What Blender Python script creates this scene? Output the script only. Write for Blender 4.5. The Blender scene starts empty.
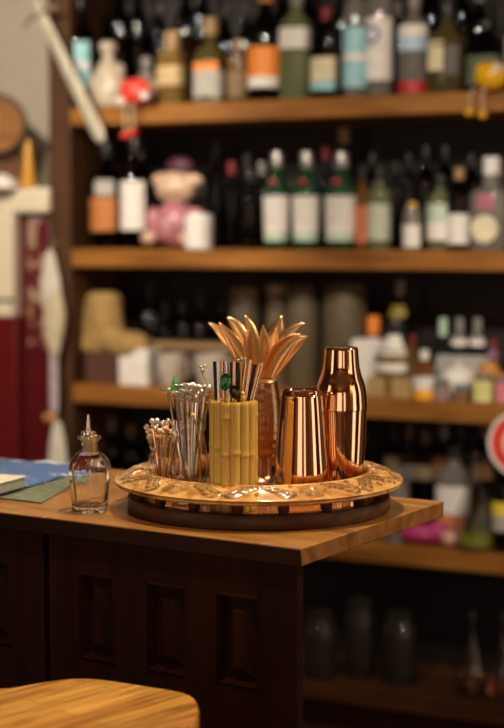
import bpy, bmesh, math, random
from mathutils import Vector, Matrix, Euler
random.seed(7)
SC = bpy.context.scene
COL = SC.collection
PI = math.pi

# ------------------------------------------------------------------ camera
F = 1573.0; W, H = 504, 728
PITCH = math.atan(128 / F)
CAMZ = 1.4545
cd = bpy.data.cameras.new('camera'); cam = bpy.data.objects.new('camera', cd); COL.objects.link(cam)
cam.location = (0, 0, CAMZ); cam.rotation_euler = (PI / 2 - PITCH, 0, 0)
cd.sensor_fit = 'VERTICAL'; cd.sensor_height = 36; cd.lens = 36 * F / H
cd.dof.use_dof = True; cd.dof.focus_distance = 2.50; cd.dof.aperture_fstop = 2.25
cd.clip_start = .05; cd.clip_end = 50
SC.camera = cam

# ------------------------------------------------------------------ world, lights, exposure
SC.view_settings.view_transform = 'Standard'; SC.view_settings.look = 'None'
SC.view_settings.gamma = 1; SC.view_settings.use_curve_mapping = False
SC.view_settings.exposure = 0.0
wd = bpy.data.worlds.new('world'); SC.world = wd; wd.use_nodes = True
wd.node_tree.nodes['Background'].inputs[0].default_value = (1, .72, .45, 1)
wd.node_tree.nodes['Background'].inputs[1].default_value = .02

def aim(o, tgt):
    o.rotation_euler = (Vector(tgt) - o.location).to_track_quat('-Z', 'Y').to_euler()
def spot(name, loc, tgt, power, col, size=60, blend=.6, rad=.05):
    l = bpy.data.lights.new(name, 'SPOT'); l.energy = power; l.color = col; l.spot_size = math.radians(size); l.spot_blend = blend; l.shadow_soft_size = rad
    o = bpy.data.objects.new(name, l); COL.objects.link(o); o.location = loc; aim(o, tgt); return o
def area(name, loc, tgt, power, col, sx, sy):
    l = bpy.data.lights.new(name, 'AREA'); l.shape = 'RECTANGLE'; l.size = sx; l.size_y = sy; l.energy = power; l.color = col
    o = bpy.data.objects.new(name, l); COL.objects.link(o); o.location = loc; aim(o, tgt); return o
WARM = (1, .70, .42); SOFTW = (1, .86, .69); WARM2 = (1, .79, .52)
spot('pendant_spot', (.16, 2.42, 2.75), (.02, 2.55, 1.0), 125, WARM2, 75, .7, .06)
spot('aisle_spot', (1.75, 2.45, 2.65), (.1, 2.5, 1.0), 95, WARM2, 50, .6, .08)
spot('stool_spot', (-.35, 1.75, 2.75), (-.3, 2.1, .8), 55, WARM2, 44, .6, .06)
spot('backbar_spot', (-.05, 4.05, 2.75), (.0, 2.5, 1.05), 75, WARM2, 50, .6, .07)
spot('shelf_lamp', (-.55, 2.45, 2.6), (.15, 4.7, 1.4), 66, SOFTW, 56, .8, .045)
spot('shelf_lamp', (.12, 2.3, 2.6), (.25, 4.6, 1.4), 66, SOFTW, 56, .8, .045)
spot('third_shelf_fill', (.75, 2.75, 2.15), (.75, 4.4, 1.12), 55, SOFTW, 42, .8, .05)  # added fill that lifts the right part of the third shelf
spot('left_lamp', (-1.3, 3.2, 2.75), (-.9, 5.0, 1.5), 205, SOFTW, 64, .6, .06)
spot('room_fill_spot', (-.4, -1.2, 2.8), (-.9, -4.2, .9), 420, (1, .55, .25), 110, .8, .2)  # added unseen fills: warm the room mirrored in the copper
spot('room_fill_spot', (2.6, .2, 2.8), (4.2, -.6, .9), 240, (1, .55, .25), 100, .8, .2)
spot('room_fill_spot', (-2.2, 1.6, 2.8), (-4.2, 1.2, .9), 240, (1, .55, .25), 100, .8, .2)
for (wx, wy, sx_, L_) in ((-2.7, 1.1, .7, 1.6), (-.75, -2.5, 1.7, 1.3), (1.25, -2.3, .6, 1.3), (3.0, .9, .8, 1.7), (2.7, 2.7, .4, 1.6)):  # unseen light panels added to put bright streaks in the copper
    area('copper_streak_panel', (wx, wy, 1.35), (.1, 2.6, 1.35), L_ * PI * sx_ * 2.3, (1, .78, .60), sx_, 2.3)

# ------------------------------------------------------------------ pixel helpers (504x728 frame)
CP, SP = math.cos(PITCH), math.sin(PITCH)
def ray(px, py):
    u, v = (px - 252) / F, (364 - py) / F
    return Vector((u, CP + v * SP, -SP + v * CP))
def at_z(px, py, z):
    r = ray(px, py); t = (z - CAMZ) / r.z
    return Vector((0, 0, CAMZ)) + r * t
def at_y(px, py, y):
    r = ray(px, py); return Vector((0, 0, CAMZ)) + r * (y / r.y)
# shelf frame: s along the front edge (to the right), q into the wall
SA = math.radians(25.8)
U = Vector((math.cos(SA), -math.sin(SA), 0)); N = Vector((math.sin(SA), math.cos(SA), 0))
O0 = Vector((.155, 4.6, 0))
def sh(s, q, z=0): return O0 + U * s + N * q + Vector((0, 0, z))
def s_of(px, q, py=300):
    r = ray(px, py); a, b = r.x / r.y, 0
    # X = a*Y
    # O.x + U.x s + N.x q = a (O.y + U.y s + N.y q)
    return (a * (O0.y + N.y * q) - O0.x - N.x * q) / (U.x - a * U.y)
def shp(px, py, q):                       # point on the plane q=const seen at a pixel
    r = ray(px, py); t = (O0.dot(N) + q) / r.dot(N)
    return Vector((0, 0, CAMZ)) + r * t

# ------------------------------------------------------------------ materials
MATS = {}
def nodes_mat(name):
    m = bpy.data.materials.new(name); m.use_nodes = True
    nt = m.node_tree; return m, nt, nt.nodes['Principled BSDF']
def setp(b, col=None, rough=None, metal=None, spec=None, trans=None, ior=None, coat=None, alpha=None, sheen=None):
    if col is not None: b.inputs['Base Color'].default_value = (*col, 1)
    if rough is not None: b.inputs['Roughness'].default_value = rough
    if metal is not None: b.inputs['Metallic'].default_value = metal
    if spec is not None: b.inputs['Specular IOR Level'].default_value = spec
    if trans is not None: b.inputs['Transmission Weight'].default_value = trans
    if ior is not None: b.inputs['IOR'].default_value = ior
    if coat is not None: b.inputs['Coat Weight'].default_value = coat
    if sheen is not None: b.inputs['Sheen Weight'].default_value = sheen
def noise_col(nt, b, c1, c2, scale=(8, 8, 8), nscale=3, detail=4, lo=.35, hi=.65, bump=0, distortion=0):
    tc = nt.nodes.new('ShaderNodeTexCoord'); mp = nt.nodes.new('ShaderNodeMapping'); mp.inputs['Scale'].default_value = scale
    n = nt.nodes.new('ShaderNodeTexNoise'); n.inputs['Scale'].default_value = nscale; n.inputs['Detail'].default_value = detail
    n.inputs['Distortion'].default_value = distortion
    cr = nt.nodes.new('ShaderNodeValToRGB'); cr.color_ramp.elements[0].position = lo; cr.color_ramp.elements[1].position = hi
    cr.color_ramp.elements[0].color = (*c1, 1); cr.color_ramp.elements[1].color = (*c2, 1)
    L = nt.links
    L.new(tc.outputs['Object'], mp.inputs[0]); L.new(mp.outputs[0], n.inputs['Vector']); L.new(n.outputs['Fac'], cr.inputs[0])
    L.new(cr.outputs[0], b.inputs['Base Color'])
    if bump:
        bp = nt.nodes.new('ShaderNodeBump'); bp.inputs['Strength'].default_value = bump; bp.inputs['Distance'].default_value = .002
        L.new(n.outputs['Fac'], bp.inputs['Height']); L.new(bp.outputs[0], b.inputs['Normal'])
    return cr
def plain(name, col, rough=.5, var=.12, **k):
    if name in MATS: return MATS[name]
    m, nt, b = nodes_mat(name); setp(b, col, rough, **k)
    if var:
        c1 = tuple(c * (1 - var) for c in col); c2 = tuple(min(1, c * (1 + var)) for c in col)
        noise_col(nt, b, c1, c2, (1, 1, 1), 30, 3, .3, .7)
    MATS[name] = m; return m
def wood(name, dark, light, along='X', rough=.35, k=1.0, coat=0.0, bump=.15):
    if name in MATS: return MATS[name]
    m, nt, b = nodes_mat(name); setp(b, light, rough, coat=coat, spec=.3)
    s = {'X': (1.5, 14, 14), 'Y': (14, 1.5, 14), 'Z': (14, 14, 1.5)}[along]
    noise_col(nt, b, dark, light, tuple(v * k for v in s), 2.2, 8, .3, .7, bump, .6)
    MATS[name] = m; return m
def glass(name, col=(1, 1, 1), rough=.0, ior=1.45, tr=1):
    if name in MATS: return MATS[name]
    m, nt, b = nodes_mat(name); setp(b, col, rough, trans=tr, ior=ior); MATS[name] = m; return m
def metal(name, col, rough=.1):
    if name in MATS: return MATS[name]
    m, nt, b = nodes_mat(name); setp(b, col, rough, metal=1); MATS[name] = m; return m

M_copper = metal('copper', (.96, .62, .39), .07)
M_copperleaf = metal('copper_satin', (.93, .60, .29), .30)
M_silver = metal('silver', (.86, .85, .82), .14)
M_brass = metal('brass', (.85, .60, .22), .2)
M_blackmetal = metal('black_metal', (.04, .04, .045), .25)
M_clear = glass('clear_glass', (1, 1, 1))
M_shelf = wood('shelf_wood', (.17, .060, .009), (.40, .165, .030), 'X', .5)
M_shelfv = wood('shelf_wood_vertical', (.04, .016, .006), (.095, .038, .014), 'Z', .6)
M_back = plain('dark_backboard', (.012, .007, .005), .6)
M_top = wood('countertop_wood', (.18, .072, .017), (.41, .19, .050), 'X', .30, 1.2, .15)
M_panel = wood('dark_stained_wood', (.011, .0024, .0007), (.030, .0060, .0013), 'Z', .6, 1.0)
M_panel.node_tree.nodes['Principled BSDF'].inputs['Specular IOR Level'].default_value = .12
M_stool = wood('acacia', (.36, .13, .025), (.66, .33, .07), 'X', .3, 1.0, .3)

# ------------------------------------------------------------------ mesh helpers
def finish(bm, name, mat, parent=None, smooth=True, loc=None, rot=None, bevel=0, angle=40):
    bmesh.ops.recalc_face_normals(bm, faces=bm.faces[:])
    me = bpy.data.meshes.new(name); bm.to_mesh(me); bm.free()
    if smooth:
        for p in me.polygons: p.use_smooth = True
        me.set_sharp_from_angle(angle=math.radians(angle))
    me.materials.append(mat)
    o = bpy.data.objects.new(name, me); COL.objects.link(o)
    if parent: o.parent = parent
    if loc is not None: o.location = loc
    if rot is not None: o.rotation_euler = rot
    if bevel:
        md = o.modifiers.new('bevel', 'BEVEL'); md.width = bevel; md.segments = 2; md.limit_method = 'ANGLE'
    return o
def tag(o, label, cat, group=None, kind=None):
    o['label'] = label; o['category'] = cat
    if group: o['group'] = group
    if kind: o['kind'] = kind
    return o
def thing(name, label, cat, loc=(0, 0, 0), rz=0, group=None):
    o = bpy.data.objects.new(name, None); COL.objects.link(o); o.empty_display_size = .05
    o.location = loc; o.rotation_euler = (0, 0, rz); return tag(o, label, cat, group)
def struct(o): o['kind'] = 'structure'; return o
def box(bm, x0, x1, y0, y1, z0, z1):
    vs = [bm.verts.new((x, y, z)) for z in (z0, z1) for x, y in ((x0, y0), (x1, y0), (x1, y1), (x0, y1))]
    for f in ((0, 1, 2, 3), (4, 5, 6, 7), (0, 1, 5, 4), (1, 2, 6, 5), (2, 3, 7, 6), (3, 0, 4, 7)): bm.faces.new([vs[i] for i in f])
def boxo(name, mat, parent, dims, loc=None, rot=None, bevel=.002):
    bm = bmesh.new(); box(bm, *dims); return finish(bm, name, mat, parent, True, loc, rot, bevel, 30)
def sup(a, e):                         # superellipse radius at angle a
    if e == 2: return 1
    c, s = abs(math.cos(a)), abs(math.sin(a))
    return (c ** e + s ** e) ** (-1 / e)
def lathe(bm, prof, seg=32, e=2, flat=1.0, closed=False, mod=None, a0=0, a1=2 * PI):
    """prof: (r,z) list.  closed: last joins first (hollow shell)."""
    full = abs(a1 - a0 - 2 * PI) < 1e-6
    n = seg if full else seg + 1
    rings = []
    for r, z in prof:
        if r < 1e-6: rings.append([bm.verts.new((0, 0, z))] * n); continue
        row = []
        for i in range(n):
            a = a0 + (a1 - a0) * i / seg
            k = r * sup(a, e) * (mod(a, z) if mod else 1)
            row.append(bm.verts.new((k * math.cos(a), k * flat * math.sin(a), z)))
        rings.append(row)
    R = len(rings); last = R if closed else R - 1
    for j in range(last):
        A, B = rings[j], rings[(j + 1) % R]
        for i in range(n if full else n - 1):
            k = (i + 1) % n
            vs = []
            for v in (A[i], A[k], B[k], B[i]):
                if v not in vs: vs.append(v)
            if len(vs) >= 3:
                try: bm.faces.new(vs)
                except ValueError: pass
    return rings
def cap_ring(bm, ring):
    try: bm.faces.new(ring)
    except ValueError: pass
def solid(bm, prof, **k):              # lathe closed with end caps on the axis
    p = list(prof)
    if p[0][0] > 1e-6: p = [(0, p[0][1])] + p
    if p[-1][0] > 1e-6: p = p + [(0, p[-1][1])]
    return lathe(bm, p, **k)
def smoothprof(p, n=4):                # Catmull-Rom through the profile points
    out = []
    for i in range(len(p) - 1):
        p0 = p[max(i - 1, 0)]; p1 = p[i]; p2 = p[i + 1]; p3 = p[min(i + 2, len(p) - 1)]
        for t in range(n):
            t = t / n
            out.append(tuple(max(0.0 if c == 0 else -9, .5 * (2 * p1[c] + (p2[c] - p0[c]) * t + (2 * p0[c] - 5 * p1[c] + 4 * p2[c] - p3[c]) * t * t + (3 * p1[c] - p0[c] - 3 * p2[c] + p3[c]) * t ** 3)) for c in (0, 1)))
    out.append(p[-1]); return out
def tube(bm, pts, rad, seg=8, flat=1.0):
    pts = [Vector(p) for p in pts]; n = len(pts)
    if not hasattr(rad, '__len__'): rad = [rad] * n
    up = Vector((0, 0, 1)); rows = []
    t0 = (pts[1] - pts[0]).normalized()
    side = t0.cross(up); side = side.normalized() if side.length > 1e-3 else Vector((1, 0, 0))
    for i, p in enumerate(pts):
        t = (pts[min(i + 1, n - 1)] - pts[max(i - 1, 0)]).normalized()
        side = (side - t * side.dot(t)).normalized(); b = t.cross(side)
        rows.append([bm.verts.new(p + (side * math.cos(2 * PI * k / seg) + b * math.sin(2 * PI * k / seg) * flat) * rad[i]) for k in range(seg)])
    for i in range(n - 1):
        for k in range(seg):
            bm.faces.new([rows[i][k], rows[i][(k + 1) % seg], rows[i + 1][(k + 1) % seg], rows[i + 1][k]])
    bm.faces.new(rows[0]); bm.faces.new(rows[-1])
def ball(bm, c, r, sx=1, sy=1, sz=1, seg=14):
    m = Matrix.Translation(c) @ Matrix.Diagonal((sx, sy, sz, 1))
    bmesh.ops.create_uvsphere(bm, u_segments=seg, v_segments=max(6, seg // 2 + 1), radius=r, matrix=m)
def blob(name, mat, parent, items, **k):
    bm = bmesh.new()
    for it in items: ball(bm, *it)
    return finish(bm, name, mat, parent, **k)

# ================================================================== SETTING
SHZ = [1.852, 1.414, .988, .566, .135]       # shelf tops
ST = .056
WQ = .36
def frame_box(name, s0, s1, q0, q1, z0, z1, mat, parent=None, bevel=0):
    bm = bmesh.new(); box(bm, s0, s1, q0, q1, z0, z1)
    o = finish(bm, name, mat, parent, True, None, None, bevel, 30)
    if parent is None: o.location = O0; o.rotation_euler = (0, 0, -SA)
    return o
M_wall = plain('beige_plaster', (.46, .40, .32), .8, .06)
M_dark = plain('dark_plaster', (.34, .20, .11), .8, .1)
M_floor = wood('floorboards', (.04, .018, .008), (.09, .04, .018), 'X', .4, .5)
struct(frame_box('wall_back', -4.4, 4.4, WQ, WQ + .1, 0, 2.9, M_wall))
struct(frame_box('wall_left', -4.5, -4.4, -9.1, WQ + .1, 0, 2.9, M_dark))
struct(frame_box('wall_right', 4.4, 4.5, -9.1, WQ + .1, 0, 2.9, M_dark))
struct(frame_box('wall_front', -4.4, 4.4, -9.1, -9.0, 0, 2.9, M_dark))
struct(frame_box('floor', -4.5, 4.5, -9.1, WQ + .1, -.05, 0, M_floor))
struct(frame_box('ceiling', -4.5, 4.5, -9.1, WQ + .1, 2.9, 2.95, M_dark))

# ------------------------------------------------------------------ shelf unit
S_L = s_of(71.5, 0); S_LL = s_of(50.5, 0); S_R = 1.75
unit = thing('bar_shelving', 'tall dark wooden bar shelving with five thick shelves full of bottles', 'shelving', O0, -SA)
M_shelfd = wood('shaded_shelf_wood', (.05, .016, .006), (.12, .042, .014), 'X', .5)  # darker shelf wood: weaker light at the bottom board put into the colour
for z in SHZ:
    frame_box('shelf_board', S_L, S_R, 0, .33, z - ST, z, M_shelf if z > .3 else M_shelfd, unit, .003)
frame_box('shelf_board', S_L, S_R, 0, .33, 2.30, 2.356, M_shelf, unit, .003)
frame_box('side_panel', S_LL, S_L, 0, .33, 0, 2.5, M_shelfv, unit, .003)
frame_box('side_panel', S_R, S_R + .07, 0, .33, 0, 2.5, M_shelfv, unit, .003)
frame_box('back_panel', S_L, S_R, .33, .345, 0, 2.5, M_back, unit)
frame_box('plinth', S_L, S_R, .012, .03, 0, SHZ[4] - ST, M_panel, unit)

# ================================================================== BAR COUNTER
C = at_z(302, 548.5, 1.0)                                   # near corner of the worktop
FR = at_z(443.5, 501.3, 1.0)                                # far right corner
FL = at_z(50, 517.8, 1.0)
ux = (C - FL); ux.z = 0; ux.normalize()                     # along the front edge, to the right
nx = Vector((-ux.y, ux.x, 0))                               # away from the camera
CA = math.atan2(ux.y, ux.x)
DEP = (FR - C).dot(nx)
TT = .0265
def cp(a, d, z=0): return C + ux * a + nx * d + Vector((0, 0, z - 1.0))   # a<0 to the left, d depth
def cfront(px, d):                                          # a-coordinate of pixel column on the plane depth d
    r = ray(px, 600); t = (C.dot(nx) + d) / (r.x * nx.x + r.y * nx.y)
    return (Vector((r.x * t, r.y * t, 0)) - Vector((C.x, C.y, 0))).dot(ux)
def cz(px, py, d):
    r = ray(px, py); t = (C.dot(nx) + d) / (r.x * nx.x + r.y * nx.y); return CAMZ + r.z * t
top = thing('bar_countertop', 'brown varnished wooden bar top overhanging to the right under the tray', 'countertop', (C.x, C.y, 1.0), CA)
A_SEAM = cfront(45, 0)
boxo('worktop_board', M_top, top, (A_SEAM + .001, 0, 0, DEP, -TT, 0), bevel=.0015)
boxo('worktop_board', M_top, top, (-1.7, A_SEAM - .001, 0, DEP, -TT, 0), bevel=.0015)
M_edge = wood('shaded_edge_wood', (.014, .005, .002), (.030, .011, .004), 'X', .5, 1.0)  # shade on the board's front edge put into the colour
M_edge.node_tree.nodes['Principled BSDF'].inputs['Specular IOR Level'].default_value = .1
boxo('edge_shade_strip', M_edge, top, (-1.7, -.001, -.004, -.0003, -TT, -.0015), bevel=.001)  # added strip that carries the painted shade

def cabinet(name, label, a0, a1, panels, side=True):
    t = thing(name, label, 'cabinet', (C.x, C.y, 0), CA)
    d = .012
    bm = bmesh.new()
    # frame: a front sheet with openings cut as strips
    zt = 1 - TT - .001
    xs = sorted([a0, a1] + [v for p in panels for v in (p[0], p[1])])
    ztop = panels[0][3]; zbot = panels[0][2]
    box(bm, a0, a1, d, d + .018, ztop, zt); box(bm, a0, a1, d, d + .018, .06, zbot)
    for i in range(0, len(xs), 2): box(bm, xs[i], xs[i + 1], d, d + .018, zbot, ztop)
    finish(bm, 'frame', M_panel, t, smooth=False)
    for p in panels:
        bm = bmesh.new()
        x0, x1, z0, z1 = p; w = .024; di, do = d + .003, d + .014
        A = [(x0, z0), (x1, z0), (x1, z1), (x0, z1)]
        def rect(i, y): return [bm.verts.new((x, y, z)) for x, z in ((x0 + i, z0 + i), (x1 - i, z0 + i), (x1 - i, z1 - i), (x0 + i, z1 - i))]
        R = [rect(0, d + .001), rect(.005, d - .003), rect(.010, do), rect(.014, do), rect(.030, di)]
        back = rect(0, d + .0175)
        for j in range(4):
            for k in range(4): bm.faces.new([R[j][k], R[j][(k + 1) % 4], R[j + 1][(k + 1) % 4], R[j + 1][k]])
        for k in range(4): bm.faces.new([R[0][k], R[0][(k + 1) % 4], back[(k + 1) % 4], back[k]])
        bm.faces.new(R[4]); bm.faces.new(back)
        finish(bm, 'raised_panel', M_panel, t, smooth=False)
    boxo('base_rail', M_panel, t, (a0, a1, d - .01, d + .018, 0, .06))
    if side: boxo('end_panel', M_panel, t, (a0, a0 + .028, d + .0185, DEP - .02, 0, zt))
    return t
dF = .012
PZ1, PZ0 = cz(182, 585, dF), cz(182, 678, dF)
def pan(x0, x1): return (cfront(x0, dF), cfront(x1, dF), PZ0, PZ1)
cabinet('bar_front_cabinet', 'dark brown panelled bar front below the tray, with three raised panels', cfront(49.5, dF), cfront(297, dF), [pan(79, 116), pan(146, 188), pan(216, 260)])
wgap = cfront(49.5, dF)
cabinet('bar_front_cabinet', 'dark panelled bar front at the left edge beyond the vertical seam', wgap - 1.0, wgap - .012, [(wgap - .42, wgap - .30, PZ0, PZ1), (wgap - .265, wgap - .145, PZ0, PZ1), pan(-42, 12)][0:0] + [(wgap - .45, wgap - .33, PZ0, PZ1), (wgap - .27, cfront(12, dF), PZ0, PZ1)])

# ------------------------------------------------------------------ stool
ZS = .80
contour_px = [(-2, 690.5), (20, 686.5), (40, 682.8), (60, 679.6), (80, 677.8), (100, 679.2), (125, 683), (150, 687), (172, 690.2), (186, 692.6), (194, 696), (198, 701), (199, 708), (197.5, 718), (194, 730)]
cont = [at_z(x, y, ZS) for x, y in contour_px]
ctr = Vector((-.268, 2.135, ZS))
half = [(p - ctr) for p in cont]
angs = sorted(((math.atan2(v.y, v.x), v.length) for v in half))
import bisect
def rad_at(a):
    def look(x):
        for (a0, r0), (a1, r1) in zip(angs, angs[1:]):
            if a0 <= x <= a1: return r0 + (r1 - r0) * (x - a0) / (a1 - a0)
        return None
    for x in (a, a - 2 * PI, a + 2 * PI, a - PI, a + PI):
        r = look(x)
        if r: return r
    return None
stool = thing('bar_stool', 'round-cornered honey-coloured wooden stool seat in front of the bar', 'stool', (ctr.x, ctr.y, 0))
NS = 72
rr = [rad_at(-PI + 2 * PI * i / NS) for i in range(NS)]
known = [r for r in rr if r]; rr = [r or sum(known) / len(known) for r in rr]
for _ in range(2): rr = [(rr[i - 1] + 2 * rr[i] + rr[(i + 1) % NS]) / 4 for i in range(NS)]
bm = bmesh.new(); rings = []
for k, z in ((.0, 0), (.985, 0), (1, .004), (1, .024), (.985, .03), (0, .03)):
    if k == 0: rings.append([bm.verts.new((0, 0, ZS - .03 + z))] * NS); continue
    rings.append([bm.verts.new((rr[i] * k * math.cos(-PI + 2 * PI * i / NS), rr[i] * k * math.sin(-PI + 2 * PI * i / NS), ZS - .03 + z)) for i in range(NS)])
for A, B in zip(rings, rings[1:]):
    for i in range(NS):
        vs = []
        for v in (A[i], A[(i + 1) % NS], B[(i + 1) % NS], B[i]):
            if v not in vs: vs.append(v)
        if len(vs) > 2: bm.faces.new(vs)
# boards: planks of differing tone
m, nt, b = nodes_mat('acacia_boards'); setp(b, rough=.28, coat=.35)
tc = nt.nodes.new('ShaderNodeTexCoord'); mp = nt.nodes.new('ShaderNodeMapping'); mp.inputs['Rotation'].default_value = (0, 0, math.radians(-46))
br = nt.nodes.new('ShaderNodeTexBrick'); br.inputs['Scale'].default_value = 1; br.inputs['Brick Width'].default_value = .23; br.inputs['Row Height'].default_value = .038; br.inputs['Mortar Size'].default_value = .0006
br.inputs['Color1'].default_value = (.60, .33, .075, 1); br.inputs['Color2'].default_value = (.40, .18, .035, 1); br.inputs['Mortar'].default_value = (.2, .07, .015, 1)
mp2 = nt.nodes.new('ShaderNodeMapping'); mp2.inputs['Scale'].default_value = (3, 40, 10)
nz = nt.nodes.new('ShaderNodeTexNoise'); nz.inputs['Scale'].default_value = 1.6; nz.inputs['Detail'].default_value = 6; nz.inputs['Distortion'].default_value = 1.2
mx = nt.nodes.new('ShaderNodeMixRGB'); mx.blend_type = 'MULTIPLY'; mx.inputs[0].default_value = .75
rp = nt.nodes.new('ShaderNodeValToRGB'); rp.color_ramp.elements[0].color = (.25, .14, .07, 1); rp.color_ramp.elements[0].position = .3; rp.color_ramp.elements[1].color = (1.2, 1.15, 1.1, 1); rp.color_ramp.elements[1].position = .62
L = nt.links; L.new(tc.outputs['Object'], mp.inputs[0]); L.new(mp.outputs[0], br.inputs['Vector']); L.new(mp.outputs[0], mp2.inputs[0]); L.new(mp2.outputs[0], nz.inputs['Vector'])
L.new(nz.outputs['Fac'], rp.inputs[0]); L.new(br.outputs['Color'], mx.inputs[1]); L.new(rp.outputs[0], mx.inputs[2]); L.new(mx.outputs[0], b.inputs['Base Color'])
finish(bm, 'seat', m, stool)
for i in range(4):
    a = PI / 4 + i * PI / 2 + .3
    bm = bmesh.new(); tube(bm, [(.17 * math.cos(a), .17 * math.sin(a), 0), (.12 * math.cos(a), .12 * math.sin(a), ZS - .03)], [.014, .018], 12)
    finish(bm, 'leg', M_stool, stool)
bm = bmesh.new()
tube(bm, [(.147 * math.cos(k * PI / 12), .147 * math.sin(k * PI / 12), .36) for k in range(25)], .009, 8); finish(bm, 'foot_ring', M_stool, stool)

# ================================================================== TRAY
TC = Vector((at_z(259, 478, 1.063).x, 2.62, 1.0))
tray = thing('round_tray', 'round carved pale wooden tray rim raised on a dark round base', 'tray', TC)
RO, RI = .2405, .184
# base disk with a shallow sunken floor
M_base = wood('tray_base_wood', (.045, .018, .009), (.13, .055, .027), 'X', .42, 1.3, .0)
M_trayfloor = wood('tray_floor_wood', (.16, .055, .014), (.34, .13, .035), 'X', .12, 1.0, .8)
RB = .2205
bm = bmesh.new()
solid(bm, [(.213, 0), (RB - .001, .0008), (RB, .002), (RB, .014), (RB, .0208), (RB - .0015, .0235), (.214, .0248), (.206, .0248), (.199, .0238), (.197, .020)], seg=128)
finish(bm, 'base', M_base, tray)
bm = bmesh.new(); solid(bm, [(.1965, .0195), (.1965, .0212)], seg=96); finish(bm, 'floor_disc', M_trayfloor, tray)
# feet
for k in range(18):
    a = 2 * PI * k / 18 + math.radians(-90 + 10.5)
    bm = bmesh.new(); solid(bm, [(.0055, .0235), (.0085, .0265), (.0095, .036), (.0105, .042), (.0105, .046)], seg=14)
    finish(bm, 'support_knob', M_base, tray, loc=(.207 * math.cos(a), .207 * math.sin(a), 0))
# carved rim
def motif(a, t):
    """carved relief: t 0 at outer edge .. 1 at the inner edge"""
    n = 24; u = (a / (2 * PI) * n); i = math.floor(u); f = u - i                   # cell
    h = 0
    if i % 4 == 3:                                                                 # blossom
        dx, dy = (f - .5) * 2.0, (t - .48) * 2.1; r = math.hypot(dx, dy); ph = math.atan2(dy, dx)
        pr = .72 + .2 * abs(math.cos(2.5 * ph))
        if r < pr: h = .0046 * (1 - (r / pr) ** 3) * (.65 + .35 * abs(math.cos(2.5 * ph)))
        if r < .2: h = .0070
    else:                                                                          # slanting leaf with midrib and veins
        sgn = 1 if i % 2 else -1
        x = (f - .5) * 1.9; y = (t - .48) * 2.0 - sgn * .55 * x * .6 - .25 * sgn * math.sin(x * 3)
        w = .62 * max(0, 1 - x * x) ** .7
        if w > 0 and abs(y) < w:
            h = .0046 * (1 - (abs(y) / w) ** 3)
            h -= .0030 * math.exp(-(y / .07) ** 2)
            h -= .0013 * (0.5 + .5 * math.cos((x * 1.0 - abs(y) * sgn * 1.1) * 18))
        g = math.hypot((f - (.0 if f < .5 else 1)) * 2.6, (t - (.25 if sgn > 0 else .8)) * 3.0)
        if g < .35: h = max(h, .005 * (1 - (g / .35) ** 2))
    return h
def relief_edge(a, t):  # rises with the steepness of the relief; mixes in dark brown
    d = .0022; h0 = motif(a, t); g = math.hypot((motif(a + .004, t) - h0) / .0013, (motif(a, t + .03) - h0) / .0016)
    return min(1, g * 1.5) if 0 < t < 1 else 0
NA, NTt = 1152, 28
bm = bmesh.new(); rings = []
def base_prof(t):                       # t along the top surface outer->inner
    r = RO - .004 - (RO - .004 - RI - .004) * t
    z = .0515 + .0135 * math.sin(min(1, t * 1.08) * PI / 2)
    return r, z
prof = []
prof += [(RI + .004, .042), (.205, .040), (RO - .012, .0405), (RO - .003, .0420), (RO, .0445), (RO - .0015, .0475), (RO + .001, .0500)]
fix = [[bm.verts.new((r * math.cos(2 * PI * i / NA), r * math.sin(2 * PI * i / NA), z)) for i in range(NA)] for r, z in prof]
rows = []
for j in range(NTt + 1):
    t = j / NTt; r, z = base_prof(t); e = min(1, t * 8, (1 - t) * 8)
    rows.append([bm.verts.new((r * math.cos(2 * PI * i / NA), r * math.sin(2 * PI * i / NA), z + .62 * motif(2 * PI * i / NA, t) * e)) for i in range(NA)])
inner = [[bm.verts.new((r * math.cos(2 * PI * i / NA), r * math.sin(2 * PI * i / NA), z)) for i in range(NA)] for r, z in ((RI + .002, .0665), (RI, .0645), (RI, .056), (RI + .001, .044))]
allr = fix + rows + inner
for k in range(len(allr)):
    A, B = allr[k], allr[(k + 1) % len(allr)]
    for i in range(NA): bm.faces.new([A[i], A[(i + 1) % NA], B[(i + 1) % NA], B[i]])
m, nt, b = nodes_mat('carved_pale_wood'); setp(b, rough=.24, coat=.4)
cr = noise_col(nt, b, (.34, .15, .040), (.62, .36, .12), (1, 1, 1), 30, 6, .36, .60, .12, .8)
at_ = nt.nodes.new('ShaderNodeAttribute'); at_.attribute_name = 'relief_edge_tone'
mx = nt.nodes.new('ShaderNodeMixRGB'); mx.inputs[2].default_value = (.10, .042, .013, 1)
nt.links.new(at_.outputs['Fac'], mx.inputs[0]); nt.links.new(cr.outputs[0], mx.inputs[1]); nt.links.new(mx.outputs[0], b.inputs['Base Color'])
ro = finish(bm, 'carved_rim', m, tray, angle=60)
va = ro.data.attributes.new('relief_edge_tone', 'FLOAT', 'POINT')
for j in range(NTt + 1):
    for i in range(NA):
        va.data[(len(fix) + j) * NA + i].value = .8 * relief_edge(2 * PI * i / NA, j / NTt)
FZ = 1.0216                                                  # tray floor height

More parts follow.
